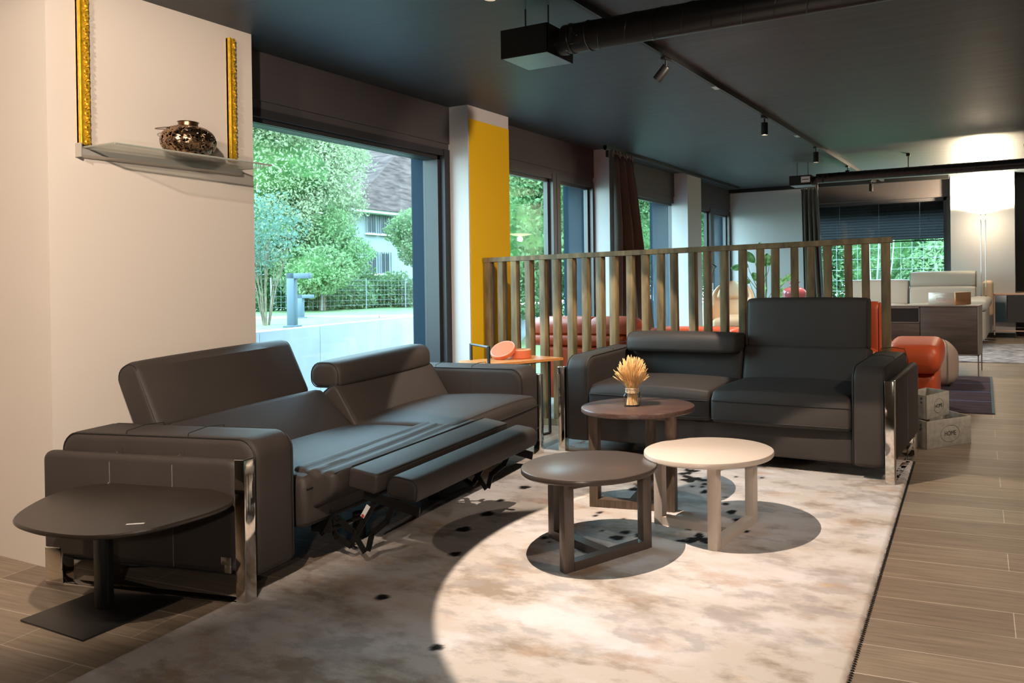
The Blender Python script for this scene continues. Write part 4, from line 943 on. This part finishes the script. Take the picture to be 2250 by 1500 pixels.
# ================================================================ STORAGE BOXES WITH PRINT
def text_part(t, txt, size, mtx, m, name='lettering', parent=None, ext=.0004, sx=1.0):
    cu = bpy.data.curves.new(name, 'FONT'); cu.body = txt; cu.size = size; cu.extrude = ext; cu.align_x = 'CENTER'; cu.align_y = 'CENTER'
    o = bpy.data.objects.new(name, cu); COL.objects.link(o); bpy.context.view_layer.update()
    me = bpy.data.meshes.new_from_object(o.evaluated_get(bpy.context.evaluated_depsgraph_get())); bpy.data.objects.remove(o)
    me.transform(mtx @ Matrix.Diagonal((sx, 1, 1, 1))); me.materials.clear(); me.materials.append(MT[m]); q = bpy.data.objects.new(name, me); COL.objects.link(q)
    q.parent = parent if parent is not None else t.o; return q
def face_mtx(o, xd, up):
    xd = Vector(xd).normalized(); up = Vector(up).normalized(); n = xd.cross(up); up = n.cross(xd)
    return Matrix(((xd.x, up.x, n.x, o[0]), (xd.y, up.y, n.y, o[1]), (xd.z, up.z, n.z, o[2]), (0, 0, 0, 1)))
def open_box(name, label, x, y, ang, w, d, h, th, hh=0, txt=True):
    """origin = near corner, w along local x, d along local y"""
    t = T(name, label, 'storage box', x, y, ang, h=hh)
    for nm, q in (('side_panel', (0, w, 0, th)), ('side_panel', (0, w, d - th, d)), ('end_panel', (0, th, th, d - th)), ('end_panel', (w - th, w, th, d - th))):
        t.part(nm, G().rbox(*q, 0, h, .002, 1), 'concrete_box')
    t.part('bottom', G().box(th, w - th, th, d - th, .004, .012), 'concrete_box', smooth=False)
    k = K * math.sin(R(ang))
    for (yy, zz) in ((.03, h * .86), (.03, h * .70)): t.part('rivet', G().cyl((0, d * .22, zz), (-.003, d * .22, zz), .0055, 12), 'steel')
    for zz in (h * .86, h * .70): t.part('rivet', G().cyl((w * .3, d - th, zz), (w * .3, d - th - .003, zz), .0055, 12), 'steel')
    if txt:
        cx_, cz = w * .52, h * .47 + k * w * .52
        t.part('print_oval', G().tube([(cx_ + w * .21 * math.cos(a), -.0006, cz + h * .30 * math.sin(a) + k * w * .21 * math.cos(a)) for a in np.linspace(0, 2 * math.pi, 49)[:-1]], .0009, 4, closed=True), 'ink', shear=False)
        text_part(t, 'HOME', h * .235, face_mtx((cx_, -.0008, cz), (1, 0, k), (0, 0, 1)), 'ink', sx=.80)
    return t
open_box('storage_box', 'open grey storage box printed HOME on the floor beside the two-seater sofa', -.659, 5.094, 47.1, .345, .235, .172, .010)
open_box('storage_box', 'smaller grey storage box stacked on top of the HOME box', -.665, 5.150, 62, .235, .17, .150, .009, hh=.173)

# ================================================================ SIDEBOARD WITH BOX AND VASE
def sideboard():
    t = T('sideboard', 'dark veneered sideboard on slim metal legs behind the pouf', 'sideboard', -.549, 7.84, 0, shear=False)
    W, D, z0, z1 = 2.05, .45, .21, .665
    t.part('carcass', G().rbox(-W, 0, .02, D, z0, z1 - .012, .002, 1), 'walnut')
    t.part('top', G().rbox(-W, .004, -.002, D, z1 - .012, z1, .003, 1), 'sb_top')
    t.part('side_frame', G().box(-.012, .002, 0, D, z0 - .012, z1 - .012), 'sb_top', smooth=False)
    t.part('bottom_frame', G().box(-W, 0, 0, .02, z0 - .012, z0), 'sb_top', smooth=False)
    t.part('door', G().rbox(-.515, -.014, 0, .020, z0 + .002, z1 - .016, .002, 1), 'walnut')
    d2 = t.part('drawer', G().rbox(-1.05, -.522, 0, .020, z0 + .002, z0 + .285, .002, 1), 'walnut')
    t.part('niche', G().box(-1.05, -.522, -.002, .021, z0 + .29, z0 + .297).box(-1.05, -.522, -.002, .021, z1 - .026, z1 - .013).box(-.530, -.522, -.002, .021, z0 + .29, z1 - .013).box(-1.05, -1.042, -.002, .021, z0 + .29, z1 - .013), 'sb_top', smooth=False)
    t.part('niche_shade', G().box(-1.04, -.532, .017, .019, z0 + .30, z1 - .028), 'black', smooth=False, label='black sheet for the shade in the open compartment')  # black sheet gives the niche its shade; the carcass behind is solid
    t.part('drawer', G().rbox(-W, -1.058, 0, .020, z0 + .002, z1 - .016, .002, 1), 'walnut')
    t.part('handle', G().box(-.521, -.514, -.004, .004, z0 + .10, z0 + .17), 'steel', parent=d2, smooth=False)
    for x in (-.012, -W + .01):
        for y in (.004, D - .016): t.part('leg', G().box(x, x + .012, y, y + .012, K * y, z0), 'sb_top', smooth=False)
sideboard()
t = T('loft_box', 'pale metallic box with copper side, embossed LOFT, on the sideboard', 'box', -.765, 7.93, -14, z=fz(7.84) + .6655)
t.part('front', G().rbox(-.25, 0, 0, .012, 0, .122, .002, 1), 'pewter')
t.part('side', G().rbox(0, .012, 0, .42, 0, .122, .002, 1), 'copper')
t.part('body', G().box(-.25, 0, .012, .42, 0, .118), 'pewter', smooth=False)
text_part(t, 'LOFT', .040, face_mtx((-.125, -.001, .060), (1, 0, 0), (0, 0, 1)), 'pewter', ext=.0018, sx=1.0)
t.part('embossed_line', G().tube([(-.185 + .12 * i / 10, -.001, .092 + .006 * math.sin(math.pi * i / 10)) for i in range(11)], .0022, 5), 'pewter')
t.part('embossed_line', G().tube([(-.165 + .08 * i / 10, -.001, .028) for i in range(11)], .0018, 5), 'pewter')
t = T('vase', 'raspberry glazed bulbous vase with a narrow flared neck on the sideboard', 'vase', -2.34, 8.0, 0, z=fz(7.84) + .6655)
t.part('body', G().lathe(crom([(.001, 0), (.06, 0), (.07, .01), (.105, .06), (.124, .115), (.118, .155), (.085, .182), (.045, .194), (.040, .215), (.058, .238), (.066, .241), (.060, .244), (.040, .225), (.034, .20)], 4, closed=False), seg=56), 'vase')

# ================================================================ FAR FURNITURE
def beige_sofa():
    t = T('grey_sofa', 'light grey leather sofa with one raised headrest near the far window', 'sofa', -2.50, 9.95, 0)
    W = 1.86
    t.part('base', G().rbox(.10, W, .05, .9, .07, .34, .03, 2), 'beige_leather')
    t.part('armrest', G().rbox(W - .20, W + .02, .0, .85, .07, .45, .05, 3, 3), 'beige_leather')
    t.part('arm_pad', G().rbox(W - .22, W + .05, -.03, .82, .43, .545, .05, 4, 3, puff=(0, 0, .02)), 'beige_leather')
    t.part('armrest', G().rbox(-.02, .20, .0, .85, .07, .50, .05, 3, 3), 'beige_leather')
    seat_cushion(t, .2, .90, 0, .62, .30, .47, leather='beige_leather'); seat_cushion(t, .91, W - .2, 0, .62, .30, .47, leather='beige_leather')
    back_cushion(t, .12, .93, slab((.62, .42), (.70, .77), .16, .06), leather='beige_leather')
    back_cushion(t, .94, 1.74, slab((.60, .42), (.64, .68), .17, .05), leather='beige_leather')
    back_cushion(t, .94, 1.74, slab((.64, .67), (.68, .865), .15, .06), leather='beige_leather', name='headrest')
    t.part('side_back', G().rbox(W - .06, W + .06, .70, .92, .30, .74, .04, 3, 2), 'tan_leather')
    for x in (.15, W - .1): t.part('foot', G().box(x, x + .06, .08, .14, 0, .07), 'black', smooth=False)
beige_sofa()
def floor_lamp():
    t = T('floor_lamp', 'chrome uplight floor lamp with two slim rods in front of the white pier', 'floor lamp', -.681, 10.6, 0, shear=False)
    zt = 2.085 - fz(10.6)
    t.part('base', G().lathe([(.001, 0), (.14, 0), (.14, .012), (.001, .018)], seg=40), 'chrome')
    for x in (-.026, .026): t.part('pole', G().cyl((x, 0, .01), (x, 0, zt), .0045, 12), 'chrome')
    for x in (-.026, .026): t.part('weight', G().rbox(x - .014, x + .014, -.014, .014, .46, .56, .003, 1), 'chrome')
    t.part('lamp_shade', G().lathe([(.02, zt - .012), (.10, zt), (.19, zt + .022), (.192, zt + .025), (.10, zt + .006), (.02, zt - .005)], seg=48, cap=False), mat('frosted lamp dish', (.9, .85, .75), rough=.4, emit=(1, .82, .55), estr=3))
    t.part('bulb', G().lathe([(.001, zt + .012), (.05, zt + .014), (.05, zt + .024), (.001, zt + .026)], seg=24), mat('lamp bulb', (1, .9, .7), emit=(1, .80, .52), estr=25))
    l = lamp('uplight_bulb', 'SPOT', (-.681, 10.6, 2.12), 330, (1, .80, .54), (-.681, 10.62, 5), spot_size=R(165), spot_blend=.12, shadow_soft_size=.05)
    l2 = lamp('downlight_bulb', 'POINT', (-.681, 10.6, 2.03), 6, (1, .82, .58), shadow_soft_size=.04)
floor_lamp()
def trolley():
    t = T('media_trolley', 'dark media trolley with rose gold frame on castors by the far wall', 'trolley', -.585, 10.9, 0)
    W, D = .95, .40
    g = 'rose_metal'
    for x in (.0, W):
        for y in (0, D):
            l = t.part('post', G().box(x, x + .016, y, y + .016, .04, .56), g, smooth=False)
            t.part('castor', G().cyl((x + .003, y + .008, .02), (x + .013, y + .008, .02), .02, 12), 'black', parent=l)
    for z in (.085, .545):
        t.part('rail', G().box(0, W, 0, .014, z, z + .014).box(0, W, D, D + .014, z, z + .014).box(0, .014, 0, D, z, z + .014).box(W, W + .014, 0, D, z, z + .014), g, smooth=False)
    t.part('top', G().box(.0, W, 0, D, .559, .566), g, smooth=False)
    t.part('cabinet', G().box(.165, W, .0, D - .05, .20, .54), 'screen_blk', smooth=False)
    t.part('side_glass', G().box(.02, .15, .01, .016, .20, .54), mat('blue grey glass panel', (.04, .07, .09), rough=.1), smooth=False)
trolley()
def armchair():
    t = T('swivel_armchair', 'pale tan leather swivel armchair seen through the screen, by the last garden door', 'armchair', -3.28, 8.55, 14)
    t.part('seat_cushion', G().rbox(-.20, .20, -.02, .50, .34, .46, .05, 4, 5, puff=(0, 0, .02)), 'tan_leather')
    def shell(p):
        x, y, z = p; k = math.sqrt(max(.02, 1 - (max(0, z - .66) / .215) ** 2)) if z > .66 else 1 - .9 * (.66 - z) ** 1.0 * .5; return (x * k, y - .12 * (x / .26) ** 2 + .15 * (z - .4), z)
    t.part('backrest', G().rbox(-.26, .26, .42, .54, .36, .86, .055, 5, 8, puff=(0, .01, 0), fn=shell), 'tan_leather')
    t.part('headrest', G().rbox(-.19, .19, .38, .46, .66, .865, .039, 4, 6, puff=(0, .03, .01), fn=shell), 'tan_leather')
    t.part('armrest', G().rbox(-.31, -.22, .0, .45, .36, .60, .04, 4, 4), 'tan_leather'); t.part('armrest', G().rbox(.22, .31, .0, .45, .36, .60, .04, 4, 4), 'tan_leather')
    t.part('swivel_base', G().lathe([(.001, 0), (.26, 0), (.26, .012), (.03, .022), (.028, .34), (.001, .34)], c=(0, .24, 0), seg=36), 'chrome')
armchair()
t = T('reading_lamp', 'thin black reading lamp standing behind the tan armchair', 'floor lamp', -3.72, 8.9, 0)
t.part('base', G().lathe([(.001, 0), (.11, 0), (.11, .015), (.001, .018)], seg=30), 'black_metal')
t.part('pole', G().tube([(0, 0, .01), (.0, 0, .55), (.06, 0, .80), (.12, .0, 1.05)], .006, 8), 'black_metal')
t.part('lamp_head', G().cyl((.10, 0, 1.075), (.145, 0, 1.045), .012, 12, .018), 'black_metal')

def plant():
    t = T('dieffenbachia', 'tall dieffenbachia with variegated leaves before the white end wall', 'potted plant', -3.32, 9.75, 0)
    t.part('pot', G().lathe([(.001, 0), (.13, 0), (.17, .34), (.175, .36), (.16, .36), (.15, .31), (.001, .31)], seg=36), 'white')
    t.part('soil', G().lathe([(.001, .315), (.15, .315)], seg=24, cap=False), 'soil')
    rr = random.Random(21)
    stems = [(-.03, 0, .07, -.05, 1.02), (.05, .02, .10, .0, 1.10), (.0, -.04, .02, -.02, .86), (.07, 0, .22, .0, .70)]
    leaves = [(-.38, 0, 1.02, -.20, .0, 1.00, .20), (-.22, -.05, .86, -.10, 0, .80, .17), (-.22, 0, 1.24, -.02, 0, 1.04, .26), (.02, 0, 1.35, .05, 0, 1.05, .22), (.12, 0, 1.20, .10, 0, .98, .26), (.02, -.05, 1.16, .04, 0, .9, .24),
              (.20, 0, 1.18, .13, 0, 1.0, .22), (.36, 0, .84, .20, 0, .78, .24), (.42, .0, .70, .24, 0, .68, .24), (.34, -.05, .60, .22, 0, .62, .22), (.14, -.1, .75, .06, 0, .72, .2), (-.26, 0, 1.08, -.12, 0, 1.0, .18), (-.10, .05, .95, .0, 0, .8, .2), (.46, 0, .92, .3, 0, .8, .18)]
    for (x0, y0, x1, y1, h) in stems: t.part('stem', G().tube([(x0, y0, .31), ((x0 + x1) / 2 + .02, y0, .31 + (h - .31) * .5), (x1, y1, h)], [.013, .011, .008], 8), 'stem')
    for (tx, ty, tz, bx, by, bz, L) in leaves:
        tip = Vector((tx, ty, tz)); base = Vector((bx, by, bz)); d = tip - base; dl = d.length; d.normalize()
        lb = tip - d * min(L, dl * .85)
        side = d.cross(Vector((.15, -1, .25))).normalized(); up = side.cross(d); n = 10; vs = []; fs = []
        LL = (tip - lb).length
        for i in range(n + 1):
            s_ = i / n; wd = .055 * (L / .22) * math.sin(math.pi * min(1, s_ * .93 + .03)) ** .7 * (1 - .25 * s_); c = lb + d * LL * s_ - Vector((0, 0, .10 * LL * s_ * s_))
            for q in (-1, -.5, 0, .5, 1): vs.append(c + side * wd * q + up * (.012 * abs(q) + .003 * math.sin(s_ * 20) * abs(q)))
        for i in range(n):
            for q in range(4): a = i * 5 + q; fs.append((a, a + 1, a + 6, a + 5))
        lf = t.part('leaf', G().add(vs, fs), 'leaf'); lf.modifiers.new('thick', 'SOLIDIFY').thickness = .0015
        t.part('leaf_stalk', G().tube([(0.02, 0, max(.32, bz - .35)), tuple(base * .6 + lb * .4 - Vector((0, 0, .04))), tuple(lb)], [.005, .004, .003], 6), 'stem', parent=lf)
plant()
t = T('wall_socket', 'white double socket low on the cream wall behind the side table', 'socket', -3.90, 1.9165, 0, z=.36)
t.part('plate', G().rbox(-.03, .03, -.010, 0, -.045, .045, .004, 1), 'white')
t = T('cable', 'black power cable running under the near end of the recliner sofa', 'cable', -3.75, 1.95, 0)
t.part('cord', G().tube(crom([(0, 0, .085), (.06, .04, .09), (.10, .10, .07), (-.02, .14, .02), (.05, .10, .005), (.20, .12, .005), (.45, .28, .005), (.6, .5, .005)], 6, closed=False), .004, 6), 'black')

# ================================================================ OUTDOORS
struct('ground_terrace', G().box(-40, -4.6, -5, 60, -.25, -.06), 'asphalt')
def wallpoly(name, pts, z0, z1, th, m, label):
    t = T(name, label, 'garden wall', 0, 0, z=0)
    for i in range(len(pts) - 1):
        a = np.array(pts[i]); b = np.array(pts[i + 1]); d = b - a; L = np.linalg.norm(d); d /= L; n = np.array([-d[1], d[0]]) * th
        a2 = a + d * .004; b2 = b - d * .004; P = [a2, b2, b2 + n, a2 + n]
        t.part('wall_panel', G().add([(p[0], p[1], z0) for p in P] + [(p[0], p[1], z1) for p in P], [(0, 3, 2, 1), (4, 5, 6, 7), (0, 1, 5, 4), (1, 2, 6, 5), (2, 3, 7, 6), (3, 0, 4, 7)]), m, smooth=False)
    return t
d_ = np.array([-1.441, 3.366]); base = np.array([-5.925, 4.448])
ks = [-.75, -.35, .01, .30, .70, 1.1, 1.5, 1.9]
wallpoly('retaining_wall', [tuple(base + d_ * k) for k in ks], -.06, .87, .14, 'retain', 'pale concrete retaining wall outside the large window')
L_ = G(); far = [(-5.1 - .05, 1.9), (-9.6, 12.5)]
e0 = base + d_ * -.75; e1 = base + d_ * 1.9
def quad(a, b, c, d): return G().add([a, b, c, d], [(0, 1, 2, 3)])
lawn = G(); nx, ny = 50, 60; vs = []
for i in range(nx + 1):
    for j in range(ny + 1):
        s_ = i / nx; q = j / ny
        p0 = e0 * (1 - q) + e1 * q; p0 = np.array(p0); p0 = p0 + np.array([-.14, -.05]); far_ = np.array([-46., -2 + 75 * q]); s2 = s_ ** 1.8
        p = p0 * (1 - s2) + far_ * s2; vs.append((p[0], p[1], .845 + .012 * math.sin(p[0] * 3) * math.sin(p[1] * 2.3)))
fs = [(i * (ny + 1) + j, (i + 1) * (ny + 1) + j, (i + 1) * (ny + 1) + j + 1, i * (ny + 1) + j + 1) for i in range(nx) for j in range(ny)]
o = mesh_obj('lawn_turf', G().add(vs, fs), 'grass'); tag(o, 'green lawn behind the concrete retaining wall', 'lawn', kind='stuff')
# lower lawn in front of the glazed doors
o = mesh_obj('lawn_turf', G().add([(-6.2, 7.9, -.03), (-6.2, 60, -.03), (-40, 60, -.03), (-9.0, 12.0, -.03)], [(0, 1, 2, 3)]).add([(-4.7, 13.0, -.02), (6, 13.0, -.02), (6, 40, -.02), (-6.2, 40, -.02)], [(0, 1, 2, 3)]), 'grass'); tag(o, 'low green lawn outside the glazed garden doors', 'lawn', kind='stuff')
wallpoly('garden_kerb', [(-9.62, 7.19), (-8.9, 7.62), (-8.2, 8.03), (-7.5, 8.43)], .80, .875, .10, 'retain', 'thin concrete kerb crossing the lawn behind the bollard light')
def bollard(x, y, h, s_, label):
    t = T('bollard_light', label, 'garden light', x, y, 27, z=.85)
    t.part('post', G().rbox(-.05 * s_, .05 * s_, -.05 * s_, .05 * s_, 0, h, .003, 1), 'anthracite')
    t.part('arm', G().rbox(-.05 * s_, .24 * s_, -.05 * s_, .05 * s_, h - .07 * s_, h, .003, 1), 'anthracite')
    t.part('base_plate', G().rbox(-.09 * s_, .09 * s_, -.08 * s_, .08 * s_, 0, .02, .003, 1), 'anthracite')
bollard(-6.82, 5.52, .545, .78, 'blue grey bollard light on the retaining wall, nearest the window')
bollard(-9.0, 7.42, .32, .7, 'smaller bollard light half hidden behind the near one')

def crown(blobs, n, size, rs, flat=.5, shell=.55):
    """n small leaves scattered through a set of ellipsoids"""
    w_ = np.array([b[3] * b[4] * b[5] for b in blobs]) ** .67; w_ /= w_.sum(); idx = rs.choice(len(blobs), n, p=w_)
    B = np.array(blobs)[idx]; d = rs.normal(size=(n, 3)); d /= np.linalg.norm(d, axis=1, keepdims=True)
    lump = 1 + .16 * np.sin(d[:, 0:1] * 7 + B[:, 0:1]) * np.sin(d[:, 1:2] * 6) * np.sin(d[:, 2:3] * 8 + 1)
    r = (shell + (1 - shell) * rs.random((n, 1)) ** .5) * lump; C = B[:, :3] + d * B[:, 3:6] * r
    a = rs.normal(size=(n, 3)); a /= np.linalg.norm(a, axis=1, keepdims=True); b = np.cross(a, rs.normal(size=(n, 3))); b /= np.linalg.norm(b, axis=1, keepdims=True)
    s1 = size * (.6 + .8 * rs.random((n, 1))); a *= s1; b *= s1 * flat
    V = np.stack([C - a, C - b * .9, C + a, C + b * .9], 1).reshape(-1, 3)
    F = np.arange(n * 4).reshape(-1, 4)
    return V, F
def foliage_tree(name, label, cat, blobs, n, size, m, seed, trunk=None, core=True, flat=.5, group=None, shell=.5):
    rs = np.random.default_rng(seed); x, y = blobs[0][0], blobs[0][1]
    z = trunk[0][2] if trunk else blobs[0][2] - blobs[0][5]
    e = bpy.data.objects.new(name, None); COL.objects.link(e); e.location = (x, y, z); tag(e, label, cat, group)
    def link(o): o.parent = e; o.matrix_parent_inverse = Matrix.Translation((-x, -y, -z)); return o
    V, F = crown(blobs, n, size, rs, flat, shell)
    me = bpy.data.meshes.new('foliage'); me.from_pydata(V.tolist(), [], F.tolist()); me.update(); me.materials.append(MT[m]); o = bpy.data.objects.new('foliage', me); COL.objects.link(o); link(o)
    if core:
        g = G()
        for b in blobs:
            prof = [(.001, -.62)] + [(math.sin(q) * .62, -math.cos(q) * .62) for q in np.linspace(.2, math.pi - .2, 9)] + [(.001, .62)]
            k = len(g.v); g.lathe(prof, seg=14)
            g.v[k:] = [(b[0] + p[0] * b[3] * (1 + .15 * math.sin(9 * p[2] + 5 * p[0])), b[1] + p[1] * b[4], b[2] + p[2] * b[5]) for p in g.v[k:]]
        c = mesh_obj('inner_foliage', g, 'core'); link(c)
    if trunk:
        nm = 'trunk' if len(trunk[0]) == 3 and len(trunk) < 9 else 'trunk'
        link(mesh_obj('trunk', G().tube(trunk, [max(.02, .16 * (1 - i / len(trunk))) * (size / .09) for i in range(len(trunk))], 8), 'bark'))
    return e
zl = .85
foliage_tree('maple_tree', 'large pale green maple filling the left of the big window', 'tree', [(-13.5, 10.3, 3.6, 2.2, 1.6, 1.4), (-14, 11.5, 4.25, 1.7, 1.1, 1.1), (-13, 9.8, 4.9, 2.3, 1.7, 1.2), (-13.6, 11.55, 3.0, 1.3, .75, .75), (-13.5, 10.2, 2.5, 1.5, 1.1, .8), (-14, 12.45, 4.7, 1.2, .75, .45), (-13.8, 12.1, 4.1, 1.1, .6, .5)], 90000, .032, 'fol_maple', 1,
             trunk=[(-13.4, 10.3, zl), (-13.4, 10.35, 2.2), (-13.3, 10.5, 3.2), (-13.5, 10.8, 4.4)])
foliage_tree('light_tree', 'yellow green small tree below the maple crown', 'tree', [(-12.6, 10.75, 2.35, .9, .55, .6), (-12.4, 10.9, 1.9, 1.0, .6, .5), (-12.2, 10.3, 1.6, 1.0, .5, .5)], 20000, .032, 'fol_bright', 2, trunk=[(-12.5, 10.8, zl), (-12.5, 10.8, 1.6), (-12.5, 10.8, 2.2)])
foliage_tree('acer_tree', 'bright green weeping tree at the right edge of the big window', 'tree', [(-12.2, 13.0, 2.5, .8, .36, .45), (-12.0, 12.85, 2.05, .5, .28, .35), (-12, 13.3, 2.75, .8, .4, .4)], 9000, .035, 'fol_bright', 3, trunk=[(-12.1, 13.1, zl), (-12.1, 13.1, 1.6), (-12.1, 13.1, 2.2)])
for i, (x, y, r_1, h, m) in enumerate([(-13.2, 11.1, .8, .55, 'fol_green'), (-13.2, 12.0, .7, .45, 'fol_bright'), (-13.4, 12.6, .6, .55, 'fol_green'), (-13.1, 13.3, .6, .5, 'fol_bright'), (-13.6, 10.2, .8, .6, 'fol_dark')]):
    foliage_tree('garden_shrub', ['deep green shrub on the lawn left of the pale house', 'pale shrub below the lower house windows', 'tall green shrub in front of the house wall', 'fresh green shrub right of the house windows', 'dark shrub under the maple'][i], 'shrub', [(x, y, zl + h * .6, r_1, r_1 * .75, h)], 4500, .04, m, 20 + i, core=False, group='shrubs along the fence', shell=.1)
# bush with thin dark stems close to the window
def stem_bush():
    x, y = -7.55, 5.78; e = T('stem_bush', 'blue green bush with thin bare stems close to the big window', 'shrub', x, y, z=zl)
    rs = random.Random(9)
    for i in range(16):
        a = rs.uniform(0, 6.28); r1 = rs.uniform(.15, .42); h = rs.uniform(.7, 1.15)
        e.part('stem', G().tube([(.03 * math.cos(a), .03 * math.sin(a), 0), (r1 * .35 * math.cos(a), r1 * .35 * math.sin(a), h * .4), (r1 * math.cos(a + .2), r1 * math.sin(a + .2), h)], [.007, .005, .003], 6), 'bark')
    V, F = crown([(0, 0, 1.05, .50, .36, .42), (-.15, -.18, .80, .45, .30, .35)], 2600, .022, np.random.default_rng(5), .5, .15)
    me = bpy.data.meshes.new('foliage'); me.from_pydata(V.tolist(), [], F.tolist()); me.update(); me.materials.append(MT['fol_blue']); o = bpy.data.objects.new('foliage', me); COL.objects.link(o); o.parent = e.o
stem_bush()
# garden fence of thin wires
t = T('wire_fence', 'thin galvanised wire fence at the back of the lawn', 'fence', -12.4, 9.6, z=zl)
for i in range(5): t.part('post', G().cyl((0, i * 1.1, 0), (0, i * 1.1, .62), .012, 8), 'wire')
g = G()
for k in range(6): g.tube([(0, 0, .08 + k * .1), (0, 4.4, .08 + k * .1)], .003, 4)
for k in range(45): g.tube([(0, k * .1, .05), (0, k * .1, .62)], .0025, 4)
t.part('wire_mesh', g, 'wire', kind='stuff')
# house behind the trees
def house():
    t = T('house', 'pale grey house with a steep tiled hip roof behind the garden trees', 'house', 0, 0, z=0)
    MT['rooftile'] = mat('weathered roof tiles', (.030, .020, .019), rough=.9, spec=.05, col2=(.085, .058, .052), vscale=2.2, stretch=(1, 1, 4), detail=6, bump=.3, bscale=12)
    t.part('wall', G().box(-30, -22, 19.2, 34, .845, 4.08), 'house', smooth=False)
    t.part('eaves', G().box(-30.5, -21.5, 19.3, 34.5, 4.02, 4.14), 'house_white', smooth=False)
    A, B, C, D, E, F_ = (-21.4, 19.7, 4.12), (-21.4, 34.6, 4.12), (-30.6, 34.6, 4.12), (-30.6, 19.3, 4.12), (-25, 27.0, 8.4), (-25, 31, 8.4)
    t.part('roof', G().add([A, B, C, D, E, F_], [(0, 1, 5, 4), (1, 2, 5), (2, 3, 4, 5), (3, 0, 4), (0, 3, 2, 1)]), 'rooftile', smooth=False)
    for (y0, y1, z0, z1) in ((20.98, 21.42, 3.32, 4.0), (21.62, 22.06, 3.32, 4.0), (20.98, 21.42, 1.85, 2.65), (21.62, 22.06, 1.85, 2.65), (19.25, 19.65, 1.75, 2.5), (24.5, 24.9, 3.3, 4.0)):
        wn = t.part('window', G().box(-22.02, -21.95, y0, y1, z0, z1), 'house', smooth=False)
        t.part('pane', G().box(-21.955, -21.94, y0 + .05, (y0 + y1) / 2 - .02, z0 + .05, z1 - .05).box(-21.955, -21.94, (y0 + y1) / 2 + .02, y1 - .05, z0 + .05, z1 - .05), 'house_dark', parent=wn, smooth=False)
        g = G()
        for k in range(5): g.box(-21.90, -21.88, y0 + (y1 - y0) * k / 4 - .01, y0 + (y1 - y0) * k / 4 + .01, z0, z1)
        t.part('window_grille', g, 'house_dark', parent=wn, smooth=False, kind='stuff')
        t.part('sill', G().box(-22, -21.85, y0 - .06, y1 + .06, z0 - .06, z0), 'house_white', parent=wn, smooth=False)
house()
# dense trees seen through the doors and the far window
hz = [(-11.0, 14.6, 2.6, 1.6, 1.4, 2.2), (-11.0, 17.2, 2.6, 1.6, 1.5, 2.4), (-11.2, 20.0, 2.9, 1.6, 1.7, 2.5), (-11.0, 23.5, 2.8, 1.8, 2.0, 2.5), (-11.0, 28, 3.1, 2, 2.6, 2.8), (-11, 34, 3.2, 2, 3.4, 3.2)]
for i, b in enumerate(hz):
    foliage_tree('garden_tree', 'dense green tree %s, seen through the garden doors' % ['nearest', 'second in the row', 'third in the row', 'fourth in the row', 'fifth in the row', 'last and farthest in the row'][i], 'tree', [b, (b[0] + .6, b[1] + .3, b[2] + b[5] * .6, b[3] * .7, b[4] * .7, b[5] * .5)], 16000, .06, ['fol_green', 'fol_dark', 'fol_green', 'fol_dark', 'fol_green', 'fol_dark'][i], 40 + i, trunk=[(b[0], b[1], -.03), (b[0], b[1], 1.2), (b[0], b[1], 2.2)], group='trees outside the garden doors')
for i, (x, y, z, a, b, c, m, lb) in enumerate([(-5.2, 17.6, 1.6, 1.5, 1, 1.5, 'fol_dark', 'dark hedge shrub at the left of the far window'), (-3.2, 17.8, 1.7, 1.5, 1, 1.5, 'fol_green', 'green shrub at the middle of the far window'), (-1.9, 16.8, 1.2, .8, .7, .9, 'fol_bright', 'bright green shrub at the right of the far window'), (-1.0, 18, 1.8, 1.6, 1, 1.7, 'fol_dark', 'dark tree behind the bright shrub'), (-3.0, 20, 3.2, 4.5, 1.2, 2.2, 'fol_green', 'tall hedge closing the view from the far window')]):
    foliage_tree('hedge_shrub', lb, 'shrub', [(x, y, z, a, b, c)], 9000, .055, m, 60 + i, group='shrubs beyond the far window', shell=.4)
t = T('wire_fence', 'grid wire fence outside the far window', 'fence', -4.2, 15.2, z=0)
g = G()
for k in range(9): g.tube([(0, 0, .3 + k * .2), (4.2, 0, .3 + k * .2)], .0028, 4)
for k in range(22): g.tube([(k * .2, 0, 0), (k * .2, 0, 2.0)], .0028, 4)
t.part('wire_mesh', g, 'wire', kind='stuff')
t = T('birch_tree', 'slim pale forked birch trunks behind the fence of the far window', 'tree', -2.95, 15.9, z=0)
for k, (a, b) in enumerate(((-.22, -.10), (-.10, .10), (.12, .02), (.24, .30), (.30, .16))): t.part('trunk', G().tube([(a * .4, 0, 0), (a * .5, 0, .8), ((a + b) / 2, 0, 1.6), (b + a * .3, 0, 2.8)], [.020, .017, .014, .010], 8), mat('birch bark', (.20, .195, .19), rough=.8))
